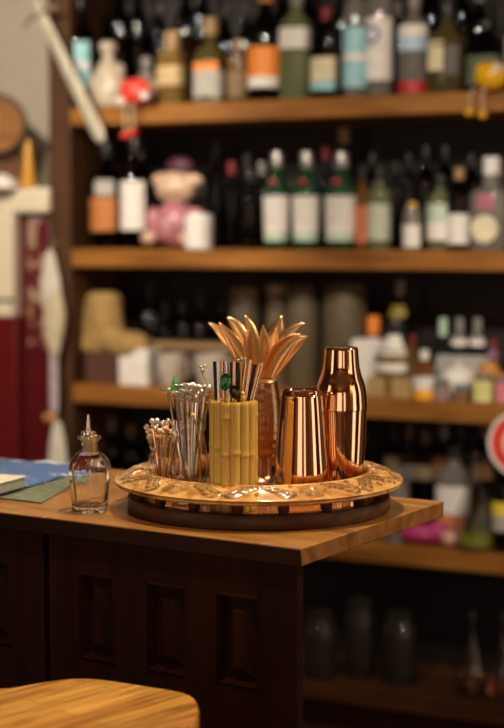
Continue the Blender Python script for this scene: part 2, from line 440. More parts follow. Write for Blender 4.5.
# ------------------------------------------------------------------ bamboo cup
BC = at_y(233.5, 450, 2.475); BC.z = FZ
cup = thing('bamboo_cup', 'yellow bamboo-stalk cup full of straws at the front of the tray', 'cup', BC)
m, nt, b = nodes_mat('bamboo'); setp(b, rough=.27, coat=.4)
noise_col(nt, b, (.50, .29, .035), (.76, .50, .10), (25, 25, 3), 1.5, 4, .3, .7)
M_bamboo = m
ztop = (at_y(233, 403, 2.44).z - FZ)
NB = 13
rnd = random.Random(4)
for k in range(NB):
    a = 2 * PI * k / NB - PI / 2 + .1; r = .0088 + rnd.uniform(-.0008, .0008); R0 = .0302
    nodes_z = sorted([rnd.uniform(.02, .05), rnd.uniform(.08, .115), rnd.uniform(.135, .16)])[:rnd.choice([2, 3])]
    pr = [(r * .9, 0), (r, .002)]
    z = .006
    while z < ztop - .004:
        bump = max([math.exp(-((z - nz) / .0028) ** 2) for nz in nodes_z]); pr.append((r * (1 + .13 * bump), z)); z += .003
    pr += [(r, ztop - .003), (r * .88, ztop)]
    bm = bmesh.new(); solid(bm, pr, seg=16); finish(bm, 'bamboo_stalk', M_bamboo, cup, loc=(R0 * math.cos(a), R0 * math.sin(a), 0))
bm = bmesh.new(); lathe(bm, [(.030, .002), (.030, ztop - .001), (.0255, ztop - .001), (.0255, .008), (.001, .008), (.001, .002)], seg=32, closed=True); finish(bm, 'liner', M_bamboo, cup)

def stick(name, label, cat, ptop, prim, cz0, cc, rmax, rad, mat, group, extra=None, seg=10):
    """a straight stick through ptop and prim, foot kept inside the cup"""
    ptop, prim = Vector(ptop), Vector(prim)
    d = (prim - ptop).normalized(); foot = ptop + d * ((cz0 - ptop.z) / d.z)
    off = Vector((foot.x - cc.x, foot.y - cc.y, 0))
    if off.length > rmax: off *= rmax / off.length
    foot = Vector((cc.x + off.x, cc.y + off.y, cz0))
    t = thing(name, label, cat, foot, 0, group) if extra else None
    bm = bmesh.new()
    if t:
        tube(bm, [(0, 0, 0), ptop - foot], rad, seg); finish(bm, 'rod', mat, t); return t, ptop - foot
    tube(bm, [(0, 0, 0), ptop - foot], rad, seg)
    o = finish(bm, name, mat, None, loc=foot); tag(o, label, cat, group); return o, ptop - foot
zb = FZ + .0095
G = 'metal straws in the bamboo cup'
straws = [  # px top, py top, px rim, depth offset, material, label
    (214.6, 361.5, 216, .006, M_blackmetal, 'dark metal straw, leftmost in the bamboo cup'),
    (217.8, 361.0, 219, -.008, M_silver, 'silver straw second from left in the bamboo cup'),
    (222, 361.0, 224, .010, M_copper, 'copper straw behind the green glass leaf'),
    (226, 361.3, 230, .004, M_silver, 'silver straw leaning just right of the green glass leaf'),
    (231.8, 362, 231.5, .014, M_blackmetal, 'black straw just left of a bright copper one, mid cup'),
    (234.2, 361.5, 233.8, -.002, M_copper, 'bright copper straw at the middle of the bamboo cup'),
    (237.8, 362.2, 238, .002, M_blackmetal, 'thick black straw just right of the middle of the cup'),
    (246, 361, 241, .012, M_copper, 'copper straw leaning right behind the yellow bead stick'),
    (250.6, 359.8, 245, .004, M_copper, 'copper straw leaning right next to the leaning black straw'),
    (255, 364.5, 248, -.006, M_blackmetal, 'black straw leaning right in the bamboo cup'),
    (260.3, 363.6, 250.5, .006, M_copper, 'copper straw leaning farthest right'),
    (262.4, 363.0, 252.5, .0, M_copper, 'copper straw at the outer right of the bamboo cup'),
]
for x, y, xr, dy, mt, lb in straws:
    Y = BC.y + dy
    stick('drinking_straw', lb, 'straw', at_y(x, y, Y), at_y(xr, 402, Y), zb, BC, .021, .0029, mt, G)
# swizzle sticks with glass heads
M_green = glass('green_glass', (.02, .42, .10), .05, 1.5); M_amber = glass('amber_glass', (.10, .04, .01), .05, 1.5)
M_yellow = plain('yellow_enamel', (.85, .6, .02), .3)
def faceted(bm, c, rx, ry, rz, tilt=0):
    mtx = Matrix.Translation(c) @ Matrix.Rotation(tilt, 4, 'Y') @ Matrix.Diagonal((rx, ry, rz, 1))
    bmesh.ops.create_icosphere(bm, subdivisions=2, radius=1, matrix=mtx)
t, p = stick('cocktail_stirrer', 'cocktail stirrer topped with a deep green glass leaf', 'stirrer', at_y(226, 376, 2.45), at_y(229, 400, 2.448), zb, BC, .02, .0011, M_silver, None, True)
bm = bmesh.new(); faceted(bm, p + Vector((-.001, -.002, -.009)), .0095, .004, .0145, .1); finish(bm, 'glass_leaf', M_green, t, smooth=False)
bm = bmesh.new(); faceted(bm, p + Vector((0, 0, .005)), .0028, .0028, .0028); finish(bm, 'tip_bead', M_silver, t)
t, p = stick('cocktail_stirrer', 'cocktail stirrer topped with a dark amber glass leaf', 'stirrer', at_y(235, 390, 2.45), at_y(238, 402, 2.452), zb, BC, .02, .0011, M_silver, None, True)
bm = bmesh.new(); faceted(bm, p + Vector((0, -.002, -.004)), .0085, .004, .0130, -.5); finish(bm, 'glass_leaf', M_amber, t, smooth=False)
t, p = stick('cocktail_stirrer', 'cocktail stirrer with a small yellow bead at the front of the cup', 'stirrer', at_y(243, 392, 2.45), at_y(243.5, 402, 2.452), zb, BC, .02, .0011, M_brass, None, True)
bm = bmesh.new(); faceted(bm, p + Vector((0, 0, -.002)), .003, .003, .003); faceted(bm, p + Vector((.0005, 0, -.008)), .003, .003, .003); finish(bm, 'bead', M_yellow, t)
t, p = stick('cocktail_stirrer', 'pale stirrer with ball tip standing highest behind the black straws', 'stirrer', at_y(241, 359.5, 2.485), at_y(241, 402, 2.482), zb, BC, .02, .0014, M_brass, None, True)
blob('ball_tip', metal('pale_gold', (.9, .78, .5), .2), t, [(p, .0036), (p + Vector((.0065, 0, .0005)), .003), (p + Vector((-.005, 0, -.001)), .0026)])

# ------------------------------------------------------------------ glass jars with picks
def glass_jar(name, label, c, prof_out, wall, e=2, cat='jar'):
    t = thing(name, label, cat, c)
    inn = [(max(r - wall, .001), max(z, wall * 1.6)) for r, z in reversed(prof_out)]
    bm = bmesh.new()
    p = [(0, prof_out[0][1])] + prof_out + inn + [(0, wall * 1.6)]
    lathe(bm, p, seg=48, e=e); finish(bm, 'glass_body', M_clear, t); return t
J1 = at_y(163, 440, 2.60); J1.z = FZ
hz = at_y(163, 443.5, 2.58).z - FZ
glass_jar('small_jar', 'small clear glass jar of beige-headed picks at the left of the tray', J1,
          smoothprof([(.021, 0), (.0235, .003), (.0245, .012), (.0245, hz * .62), (.0235, hz * .74), (.0205, hz * .82), (.0205, hz * .86), (.0228, hz * .90), (.0228, hz * .97), (.0215, hz)], 3), .0028)
J2 = at_y(190, 440, 2.535); J2.z = FZ
hz2 = at_y(190, 421.5, 2.515).z - FZ
glass_jar('small_bottle_jar', 'taller clear glass jar of silver picks beside the bamboo cup', J2,
          smoothprof([(.028, 0), (.031, .004), (.0315, .02), (.0305, hz2 * .45), (.027, hz2 * .68), (.0235, hz2 * .80), (.0235, hz2 * .86), (.0262, hz2 * .90), (.0262, hz2 * .97), (.025, hz2)], 3), .0030)
rnd = random.Random(11)
M_cream = plain('cream_bead', (.72, .52, .30), .35); M_orangeb = plain('amber_bead', (.62, .27, .08), .35); M_palewood = plain('pale_pick_wood', (.6, .36, .15), .5)
heads1 = [(146.5, 427), (152, 421), (157, 420.5), (163, 423), (168, 421), (174, 424), (177, 428), (150, 431), (155, 428), (160, 431), (166, 429), (171, 432), (176, 435), (149, 437), (157, 437), (164, 438), (171, 439)]
ORD = ['first', 'second', 'third', 'fourth', 'fifth', 'sixth', 'seventh', 'eighth', 'ninth', 'tenth', 'eleventh', 'twelfth', 'thirteenth', 'fourteenth', 'fifteenth', 'sixteenth', 'seventeenth']
heads1 = sorted(heads1)
for i, (x, y) in enumerate(heads1):
    dy = rnd.uniform(-.012, .012); Yh = J1.y + dy * 1.4
    tp = at_y(x, y, Yh); off = Vector(((tp.x - J1.x) * .55, dy * .6, 0))
    ft = Vector((J1.x, J1.y, FZ + .005)) + off * .2
    mth = [M_silver, M_cream, M_orangeb, M_cream][(i * 7) % 4] if y > 421.5 else M_silver
    nm = {id(M_silver): 'silver ball', id(M_cream): 'cream ball', id(M_orangeb): 'amber ball'}[id(mth)]
    t = thing('cocktail_pick', nm + ' headed cocktail pick, %s head from the left in the small jar' % ORD[i], 'cocktail pick', ft, 0, 'ball-headed picks in the small jar')
    bm = bmesh.new(); tube(bm, [(0, 0, 0), tp - ft], .0012, 6); finish(bm, 'stem', M_palewood if i % 3 else M_copper, t)
    d = (tp - ft).normalized()
    blob('head', mth, t, [(tp - ft, .0050), (tp - ft - d * .0075, .0036), (tp - ft + Vector((.0045, 0, -.002)), .0028)])
M_gglass = glass('pale_green_glass', (.22, .60, .26), .05, 1.5, .5)
heads2 = [(168, 391, 0), (174, 390, 1), (181, 386.5, 0), (187, 385.5, 0), (193, 386.5, 0), (199, 388, 0), (206, 388.5, 0), (209, 391, 0), (178, 394, 0), (185, 392, 0), (191, 394, 0), (197, 394, 0), (203, 395, 0), (194, 401, 0), (181, 400, 0), (206, 402, 0)]
heads2 = sorted(heads2)
for i, (x, y, kd) in enumerate(heads2):
    dy = rnd.uniform(-.014, .014); Yh = J2.y + dy * 1.3
    tp = at_y(x, y, Yh); off = Vector(((tp.x - J2.x) * .5, dy * .7, 0))
    ft = Vector((J2.x, J2.y, FZ + .005)) + off * .25
    if kd: t = thing('cocktail_pick', 'cocktail pick topped with a pale green glass tree', 'cocktail pick', ft)
    else: t = thing('cocktail_pick', 'silver flower-headed pick, %s head from the left in the taller jar' % ORD[i], 'cocktail pick', ft, 0, 'silver picks in the taller jar')
    bm = bmesh.new(); tube(bm, [(0, 0, 0), (tp - ft) * .55, tp - ft], [.0014, .0018, .0024], 6); finish(bm, 'stem', M_silver, t)
    h = tp - ft
    if kd:
        bm = bmesh.new()
        for kz, r in ((0, .0105), (.007, .0082), (.014, .0052)):
            mtx = Matrix.Translation(h + Vector((.001, 0, .004 + kz)))
            bmesh.ops.create_cone(bm, segments=10, radius1=r, radius2=.0008, depth=.012, cap_ends=True, matrix=mtx)
        finish(bm, 'glass_tree', M_gglass, t, smooth=False)
    else:
        bm = bmesh.new()
        tl = rnd.uniform(-.5, .5)
        for q in range(5):
            a = q * 2 * PI / 5 + tl
            mtx = Matrix.Translation(h + Vector((.0062 * math.cos(a), .0062 * math.sin(a), .001 + .002 * math.sin(a * 2)))) @ Matrix.Rotation(a, 4, 'Z') @ Matrix.Rotation(-.35, 4, 'Y') @ Matrix.Diagonal((.0066, .0042, .0020, 1))
            bmesh.ops.create_icosphere(bm, subdivisions=2, radius=1, matrix=mtx)
        ball(bm, h + Vector((0, 0, .0015)), .0028, seg=8)
        finish(bm, 'flower_head', M_silver, t)
# yellow-stemmed stirrer and one long bud-tipped pick
t = thing('cocktail_pick', 'long pick with a curling bud tip rising above the silver ones', 'cocktail pick', J2 + Vector((.012, .006, .005)))
pts = [(0, 0, 0)] + [at_y(x, y, J2.y + .01) - t.location for x, y in ((205, 410), (209.5, 395), (209.3, 388), (206.5, 381), (203, 376), (202.5, 371))]
bm = bmesh.new(); tube(bm, pts, .0010, 6); finish(bm, 'stem', M_brass, t)
e_ = Vector(pts[-1]); blob('bud', metal('old_gold', (.55, .42, .2), .3), t, [(e_, .0035, 1, 1, 1.3), (e_ + Vector((-.003, 0, .007)), .0026, 1.4, 1, .7), (e_ + Vector((.004, 0, .008)), .0026, 1.4, 1, .7)])
t = thing('cocktail_stirrer', 'yellow-stemmed stirrer leaning inside the taller glass jar', 'stirrer', J2 + Vector((.020, -.004, .005)))
pts = [(0, 0, 0), at_y(197.5, 432, J2.y - .012) - t.location, at_y(193, 415, J2.y - .012) - t.location]
bm = bmesh.new(); tube(bm, pts, .0014, 6); finish(bm, 'stem', M_brass, t)
blob('bead', M_yellow, t, [(pts[-1], .0035)])

# ------------------------------------------------------------------ pineapple tumbler
PC = at_y(260.5, 430, 2.735); PC.z = FZ
pine = thing('pineapple_cup', 'copper pineapple cup with a crown of metal leaves behind the bamboo cup', 'cup', PC)
pzt = at_y(262, 383, 2.72).z - FZ; pzb = at_y(262, 458, 2.71).z - FZ
def dimple(a, z):
    u = a * 14 / (2 * PI); w = (z - pzb) / .016
    return 1 + .025 * (math.cos(2 * PI * (u + w / 2)) * math.cos(2 * PI * (u - w / 2)))
bm = bmesh.new()
pr = [(.020, pzb)] + [(.0265 + .0105 * math.sin(PI * min(1, .12 + .80 * k / 40)), pzb + .002 + (pzt - pzb - .004) * k / 40) for k in range(41)] + [(.029, pzt)]
solid(bm, pr, seg=84, mod=dimple); M_pine = metal('antique_copper', (.62, .36, .20), .24); finish(bm, 'body', M_pine, pine)
bm = bmesh.new(); solid(bm, [(.032, 0), (.034, .002), (.033, .005), (.024, .010), (.020, .018), (.020, pzb + .001)], seg=48); finish(bm, 'foot', M_pine, pine)
bm = bmesh.new(); solid(bm, [(.0305, pzt), (.0312, pzt + .002), (.030, pzt + .005), (.018, pzt + .008)], seg=48); finish(bm, 'lid', M_copperleaf, pine)
leaves = [  # tip px,py ; mid px,py ; half width px ; depth of tip offset
    ((208.5, 322.5), (230, 343), 4.6, .00), ((219, 322.5), (238, 350), 6.0, -.015), ((226.5, 317.5), (242, 336), 5.5, .02),
    ((245, 315.5), (252, 340), 6.5, .035), ((252.3, 325), (253.5, 352), 6.6, -.03), ((263, 325), (263.5, 350), 4.6, -.02),
    ((281.5, 316), (274, 340), 7.2, .035), ((304.5, 323), (283, 342), 5.0, .02), ((300.5, 333.5), (279, 352), 6.6, -.03), ((308, 336), (290, 350), 5.0, .00),
    ((246, 330), (252, 350), 5.5, .01), ((276, 328), (271, 350), 5.5, .01)]
for (tx, ty), (mx_, my), hw, dz in leaves:
    T = at_y(tx, ty, PC.y + dz) - PC; Mi = at_y(mx_, my, PC.y + dz * .75) - PC
    B = Vector((max(-.016, min(.016, (mx_ - 262) * .0017 * .4)), dz * .35, pzt + .004))
    K = []
    NL = 18
    for k in range(NL + 1):
        t = k / NL; c1 = 2 * Mi - (B + T) / 2
        K.append(B * (1 - t) ** 2 + c1 * 2 * t * (1 - t) + T * t * t)
    wmax = hw * 2.7 / F * 1.22
    bm = bmesh.new(); rows = []
    facing = Vector((0, -1, 0)) if dz < .0 else Vector((0, -1, .25))
    for k in range(NL + 1):
        t = k / NL; tan = (K[min(k + 1, NL)] - K[max(k - 1, 0)]).normalized()
        side = tan.cross(facing).normalized(); nn = side.cross(tan).normalized()
        w = wmax * (.55 + .45 * math.sin(PI * min(1, t * .95 + .05))) * (1 - max(0, (t - .55) / .45) ** 2.2) + .0004
        row = []
        for j in range(-4, 5):
            x = j / 4; cup_ = .35 * w * x * x * (1 if dz > 0 else -1)
            row.append(bm.verts.new(K[k] + side * x * w + nn * (-cup_ * 1.0)))
        rows.append(row)
    for A, Bq in zip(rows, rows[1:]):
        for j in range(8): bm.faces.new([A[j], A[j + 1], Bq[j + 1], Bq[j]])
    o = finish(bm, 'leaf', M_copperleaf, pine); md = o.modifiers.new('thick', 'SOLIDIFY'); md.thickness = .0016; md.offset = 0

# ------------------------------------------------------------------ tin and shaker
TN = at_y(301.5, 440, 2.555); TN.z = FZ
tz = at_y(301, 391, 2.53).z - FZ
tin = thing('shaker_tin', 'polished copper tumbler tin at the front of the tray', 'shaker tin', TN)
bm = bmesh.new()
o_ = [(.036, 0), (.0405, .0035), (.0435, .010), (.0447, .020), (.0440, .045), (.0418, tz * .4), (.0362, tz * .8), (.0337, tz * .945)]
solid(bm, smoothprof(o_, 4) + [(.0337, tz * .95)], seg=96); finish(bm, 'body', M_copper, tin)
bm = bmesh.new(); solid(bm, [(.0330, tz * .945), (.0342, tz * .952), (.0334, tz * .958), (.0327, tz * .985), (.0318, tz * .997), (.0300, tz), (.0296, tz - .001), (.0290, tz - .002)], seg=96); finish(bm, 'top_band', M_copper, tin)
SK = at_y(341, 420, 2.625); SK.z = FZ
def zk(py): return at_y(341, py, 2.59).z - FZ
shk = thing('cocktail_shaker', 'tall polished copper two-piece cocktail shaker at the right of the tray', 'cocktail shaker', SK)
px2m = 2.62 / F
bm = bmesh.new()
o_ = [(.030, 0), (.0335, .003), (.0355, .012), (.0372, .035), (.0400, .075), (.0425, zk(420)), (26.0 * px2m, zk(411.5))]
solid(bm, smoothprof(o_, 5), seg=96); finish(bm, 'lower_cup', M_copper, shk)
bm = bmesh.new()
o_ = [(26.4 * px2m, zk(411.5)), (26.6 * px2m, zk(410)), (26.2 * px2m, zk(404)), (25.4 * px2m, zk(394)), (23.4 * px2m, zk(385)), (20.6 * px2m, zk(377)), (18.6 * px2m, zk(369)), (17.6 * px2m, zk(360)), (17.0 * px2m, zk(351.5))]
solid(bm, smoothprof(o_, 5) + [(16.6 * px2m, zk(349.6)), (15.8 * px2m, zk(348.6)), (14.6 * px2m, zk(348.4))], seg=96); finish(bm, 'upper_cup', M_copper, shk)

# ------------------------------------------------------------------ bitters bottle
BB = at_z(90, 511.5, 1.0)
bit = thing('dasher_bottle', 'clear lobed glass bitters bottle with cork dasher left of the tray', 'bottle', BB)
def z_b(py): return at_y(90, py, BB.y).z - 1.0
kb = BB.y / F
def lobes(a, z):
    w = max(0, min(1, (z_b(449) - z) / .012))
    g = min(abs((a - (-PI / 2 + .03) - k * PI / 2 + PI) % (2 * PI) - PI) for k in range(4))
    return 1 - .17 * w * math.exp(-(g / .16) ** 2) - .0 * w
outp = smoothprof([(16.5 * kb, 0), (18.2 * kb, .003), (19.2 * kb, .014), (20.6 * kb, z_b(485)), (21.8 * kb, z_b(470)), (20.2 * kb, z_b(461)), (14.5 * kb, z_b(454)), (9.2 * kb, z_b(450.5)), (8.2 * kb, z_b(446)), (8.4 * kb, z_b(441)), (11.6 * kb, z_b(438.5)), (12 * kb, z_b(437)), (11 * kb, z_b(435.8))], 4)
innp = smoothprof([(7.4 * kb, z_b(435.8)), (6.6 * kb, z_b(441)), (6.8 * kb, z_b(448)), (12 * kb, z_b(455.5)), (17.6 * kb, z_b(463)), (19.2 * kb, z_b(471)), (17.8 * kb, z_b(486)), (15.5 * kb, z_b(500)), (12 * kb, z_b(505)), (0, z_b(506.5))], 4)
bm = bmesh.new(); lathe(bm, [(0, .0015), (10 * kb, .0012)] + outp + innp, seg=96, mod=lobes); finish(bm, 'glass_body', M_clear, bit)
M_cork = plain('cork', (.62, .42, .22), .7)
bm = bmesh.new(); solid(bm, [(5.6 * kb, z_b(452)), (6.5 * kb, z_b(441)), (7.2 * kb, z_b(436)), (7.2 * kb, z_b(434.5))], seg=32); finish(bm, 'cork', M_cork, bit)
bm = bmesh.new(); solid(bm, [(7.6 * kb, z_b(435.2)), (7.9 * kb, z_b(433.5)), (7.6 * kb, z_b(431.8)), (3.4 * kb, z_b(430.6)), (2.7 * kb, z_b(428)), (1.6 * kb, z_b(414.8)), (.9 * kb, z_b(414.2))], seg=32); finish(bm, 'pourer_spout', M_silver, bit, loc=(-1.0 * kb, 0, 0))

# ------------------------------------------------------------------ mat, cloth, book on the left of the counter
def zpoly(name, mat, pts, z0, z1, parent=None):
    bm = bmesh.new(); P = [Vector((p.x, p.y, 0)) for p in pts]
    lo = [bm.verts.new((p.x, p.y, z0)) for p in P]; hi = [bm.verts.new((p.x, p.y, z1)) for p in P]
    bm.faces.new(lo); bm.faces.new(hi)
    for i in range(len(P)): bm.faces.new([lo[i], lo[(i + 1) % len(P)], hi[(i + 1) % len(P)], hi[i]])
    return finish(bm, name, mat, parent, bevel=.0008, angle=30)
m, nt, b = nodes_mat('green_felt'); setp(b, rough=.9); noise_col(nt, b, (.09, .115, .075), (.17, .20, .135), (1, 1, 1), 60, 5, .3, .7, .3)
c0, c1 = at_z(43, 504, 1.0), at_z(88, 477.5, 1.0); ex = (c1 - c0)
lft = -ux * .75
o = zpoly('bar_mat', m, [c0 - ux * .02 + lft, c0 - ux * .004, c1, c1 + lft], 1.0003, 1.003); tag(o, 'greyish green mat on the bar under the blue cloth', 'mat')
m, nt, b = nodes_mat('blue_print_cloth'); setp(b, rough=.85, sheen=.2)
noise_col(nt, b, (.03, .11, .36), (.62, .68, .74), (7, 22, 1), 1.3, 3, .60, .63, .1, .5)
b0 = at_z(27, 488, 1.004); b1 = at_z(72, 475, 1.004); b2 = at_z(78, 464.5, 1.004); b3 = at_z(-20, 459.5, 1.004)
bm = bmesh.new(); NX, NY = 40, 16; gr = []
L0 = b0 + (b0 - b1) * 1.1
for j in range(NY + 1):
    row = []
    for i in range(NX + 1):
        u, v = i / NX, j / NY
        p = (L0.lerp(b1, u)).lerp(b3.lerp(b2, u), v)
        row.append(bm.verts.new((p.x, p.y, 1.0062 + .0012 * math.sin(u * 17 + v * 3) * math.sin(v * 6 + 1) + .001 * math.sin(u * 40 * (1 - v * .5)))))
    gr.append(row)
for j in range(NY):
    for i in range(NX): bm.faces.new([gr[j][i], gr[j][i + 1], gr[j + 1][i + 1], gr[j + 1][i]])
o = finish(bm, 'blue_bar_towel', m); md = o.modifiers.new('t', 'SOLIDIFY'); md.thickness = .0025; md.offset = 0
tag(o, 'blue cloth with white print lying on the green mat', 'towel')
fc, nc = at_z(27, 487.3, 1.0085), at_z(0, 494.6, 1.0085)
bk = thing('closed_book', 'pale grey closed book lying on the blue cloth at the left edge', 'book', fc, math.atan2((fc - nc).y, (fc - nc).x) - PI / 2)
bkz = .021
boxo('cover', plain('book_cover', (.70, .67, .60), .5), bk, (-.14, 0, -.20, 0, bkz - .003, bkz))
boxo('page_block', plain('book_pages', (.30, .31, .25), .8), bk, (-.138, -.002, -.198, -.002, .0, bkz - .003))

# ================================================================== BOTTLES ON THE SHELVES
RZ = -SA
PROF = {
 'wine':    ([(.93, 0), (1, .015), (1, .60), (.93, .66), (.62, .72), (.40, .77), (.34, .82), (.34, .90), (.38, .905), (.38, .93)], .86, .40),
 'spirit':  ([(.93, 0), (1, .015), (1, .64), (.95, .69), (.70, .74), (.42, .78), (.36, .82), (.36, .92)], .86, .42),
 'tall':    ([(.93, 0), (1, .015), (1, .70), (.93, .74), (.60, .78), (.40, .81), (.36, .84), (.36, .92)], .87, .42),
 'gin':     ([(.84, 0), (.88, .015), (1, .60), (.99, .64), (.60, .72), (.45, .76), (.42, .80), (.42, .90)], .84, .50),
 'squat':   ([(.90, 0), (1, .03), (1, .52), (.90, .60), (.50, .68), (.34, .74), (.30, .86)], .80, .44),
 'flask':   ([(.70, 0), (.95, .05), (1, .20), (.86, .38), (.50, .54), (.26, .66), (.22, .82), (.26, .86), (.26, .90)], .88, .28),
 'jar':     ([(.92, 0), (1, .03), (1, .78), (.86, .84), (.84, .90)], .84, .90),
 'decanter':([(.92, 0), (1, .03), (1, .56), (.94, .62), (.60, .66), (.40, .70), (.40, .82)], .80, .60),
}
def arc_label(parent, name, prof_r, z0, z1, mat, e, a_half=1.25, center=0, nz=2):
    """a paper label: a thin curved shell on the camera-facing side (local -Y)"""
    bm = bmesh.new(); n = 28; rows = []
    for lay in (.0006, .0014):
        for k in range(nz + 1):
            z = z0 + (z1 - z0) * k / nz; r = prof_r(z)
            row = []
            for i in range(n + 1):
                a = -PI / 2 + center - a_half + 2 * a_half * i / n; rr_ = (r + lay) * sup(a, e)
                row.append(bm.verts.new((rr_ * math.cos(a), rr_ * math.sin(a), z)))
            rows.append(row)
    K = nz + 1
    def q(A, B):
        for i in range(n): bm.faces.new([A[i], A[i + 1], B[i + 1], B[i]])
    for k in range(nz): q(rows[k], rows[k + 1]); q(rows[K + k], rows[K + k + 1])
    q(rows[0], rows[K]); q(rows[nz], rows[K + nz])
    for k in range(nz):
        bm.faces.new([rows[k][0], rows[k + 1][0], rows[K + k + 1][0], rows[K + k][0]]); bm.faces.new([rows[k][-1], rows[k + 1][-1], rows[K + k + 1][-1], rows[K + k][-1]])
    return finish(bm, name, mat, parent)
def interp(pr, z):
    for (r0, z0), (r1, z1) in zip(pr, pr[1:]):
        if z0 <= z <= z1: return r0 + (r1 - r0) * (z - z0) / max(z1 - z0, 1e-6)
    return pr[-1][0]
def bottle(px, ytop, wpx, shelf, q, kind, gmat, capm, label, labels=(), e=2, group=None, cat='bottle', name='bottle', capfrac=None, capr=None, liquid=None, hmin=0):
    s = s_of(px, q); P = sh(s, q, SHZ[shelf]); Y = P.y
    Hh = max(at_y(px, ytop, Y).z - SHZ[shelf], hmin); R = wpx / 2 * Y / F
    if e > 2: R *= .94
    pr, cf, crr = PROF[kind]; cf = capfrac or cf; crr = capr or crr
    prof = [(r * R, z * Hh) for r, z in pr]
    t = thing(name, label, cat, P, RZ, group)
    bm = bmesh.new()
    if liquid:
        w = .003; inn = [(max(r - w, .001), max(z, .008)) for r, z in reversed(prof)]
        lathe(bm, [(0, 0)] + prof + inn + [(0, .008)], seg=32, e=e)
    else: solid(bm, prof, seg=32, e=e)
    finish(bm, 'glass_body', gmat, t)
    if liquid:
        lm, lf = liquid; bm = bmesh.new(); zz = [.0085 + (lf * Hh - .0085) * k / 6 for k in range(7)]
        solid(bm, [(interp(prof, z) - .0035, z) for z in zz], seg=32, e=e); finish(bm, 'liquid', lm, t)
    if capm:
        bm = bmesh.new(); c0 = cf * Hh
        solid(bm, [(crr * R * .96, c0), (crr * R, c0 + .002), (crr * R, Hh - .003), (crr * R * .92, Hh)], seg=24); finish(bm, 'cap', capm, t)
    for lb in labels:
        y0, y1, lm = lb[:3]; ah = lb[3] if len(lb) > 3 else 1.25; cen = lb[4] if len(lb) > 4 else 0
        z1 = at_y(px, y0, Y - R).z - SHZ[shelf]; z0 = at_y(px, y1, Y - R).z - SHZ[shelf]; z0 = max(z0, .004)
        arc_label(t, lb[5] if len(lb) > 5 else 'paper_label', lambda z: interp(prof, z), z0, z1, lm, e, ah, cen)
    return t, R, Hh
white = plain('white_paper', (.78, .75, .70), .6, .06); cream = plain('cream_paper', (.74, .66, .44), .6); tan = plain('tan_paper', (.50, .36, .18), .6)
ltblue = plain('light_blue_paper', (.32, .62, .68), .5); orange = plain('orange_paper', (.85, .27, .04), .5); sky = plain('sky_blue_paper', (.42, .60, .78), .5)
red = plain('red_paper', (.50, .02, .03), .5); grey = plain('grey_paper', (.42, .40, .36), .6); navy = plain('navy_ink', (.03, .05, .28), .5)
gold = metal('gold_foil', (.75, .52, .12), .3); pinkp = plain('pink_paper', (.72, .22, .28), .5); mintp = plain('mint_paper', (.45, .70, .52), .5)
ygreen = plain('yellow_green_paper', (.68, .68, .25), .5); yellowp = plain('yellow_paper', (.80, .65, .05), .5); brownp = plain('brown_paper', (.22, .10, .04), .6)
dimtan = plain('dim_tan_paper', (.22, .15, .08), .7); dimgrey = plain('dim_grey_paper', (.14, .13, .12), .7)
g_dark = glass('dark_glass', (.035, .025, .02)); g_green = glass('bottle_green_glass', (.004, .065, .016), .0, 1.5, .4); g_olive = glass('olive_glass', (.14, .11, .035), .0, 1.5, .5)
g_amber = glass('amber_bottle_glass', (.30, .11, .02), .0, 1.5, .6); g_greenish = glass('greenish_spirit_glass', (.30, .34, .17), .0, 1.5, .6); g_clear = glass('clear_bottle_glass', (.36, .34, .31), .0, 1.5, .6); g_gold = glass('golden_spirit_glass', (.34, .21, .06), .0, 1.5, .6)
c_black = plain('black_cap', (.015, .015, .015), .4); c_white = plain('white_cap', (.75, .74, .72), .4); c_cork = plain('cork_cap', (.38, .24, .12), .6); c_silver = metal('silver_cap', (.50, .49, .47), .45)
c_orange = plain('orange_cap', (.80, .22, .03), .5); c_red = plain('dark_red_cap', (.22, .02, .03), .5); c_grey = plain('grey_cap', (.25, .24, .22), .4)
T, S2, S3, S4, S5 = 0, 1, 2, 3, 4
# ---- top shelf, front row
FQ = .075
bottle(83, -6, 27, T, FQ, 'wine', g_dark, c_black, 'dark bottle with a light blue label, leftmost on the top shelf', [(41, 62, ltblue), (62, 69, white), (69, 88, ltblue)])
bottle(174, 32, 30, T, FQ, 'spirit', g_gold, c_cork, 'golden bottle with a tan label and fat cork stopper, top shelf', [(50, 85, tan, 1.4)], 4, capfrac=.74, capr=.50)
bottle(212, 18, 33, T, FQ, 'squat', g_olive, c_cork, 'squat dark bottle with an orange band above a grey label', [(62, 70, orange, .8), (70, 102, grey, 1.3)], 4)
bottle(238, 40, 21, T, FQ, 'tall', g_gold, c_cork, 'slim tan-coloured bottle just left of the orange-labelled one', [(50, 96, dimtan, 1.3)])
bottle(265.5, -14, 35, T, FQ, 'wine', g_dark, c_orange, 'dark bottle with a bright orange and white label, top shelf', [(46, 76, orange, 1.4), (76, 87, white, 1.2)])
bottle(296, -10, 32, T, FQ, 'spirit', g_greenish, c_grey, 'pale green glass bottle with a high white label, top shelf', [(27, 48, white, 1.4)], 4)
bottle(325, 8, 28, T, FQ, 'spirit', g_dark, c_red, 'dark bottle with a cream label edged light blue, top shelf', [(57, 81, cream, 1.4), (81, 90, ltblue, 1.4)], 4)
bottle(354, -30, 24, T, FQ - .02, 'tall', g_clear, c_red, 'slim bottle wrapped in a tall light blue label', [(27, 53, ltblue, 1.5), (53, 60, white, 1.5), (60, 87, ltblue, 1.5)])
t, R, Hh = bottle(378, -40, 28, T, FQ + .01, 'tall', g_clear, c_grey, 'bottle with a tall white label and dark blue ring, top shelf', [(17, 80, white, 1.4)])
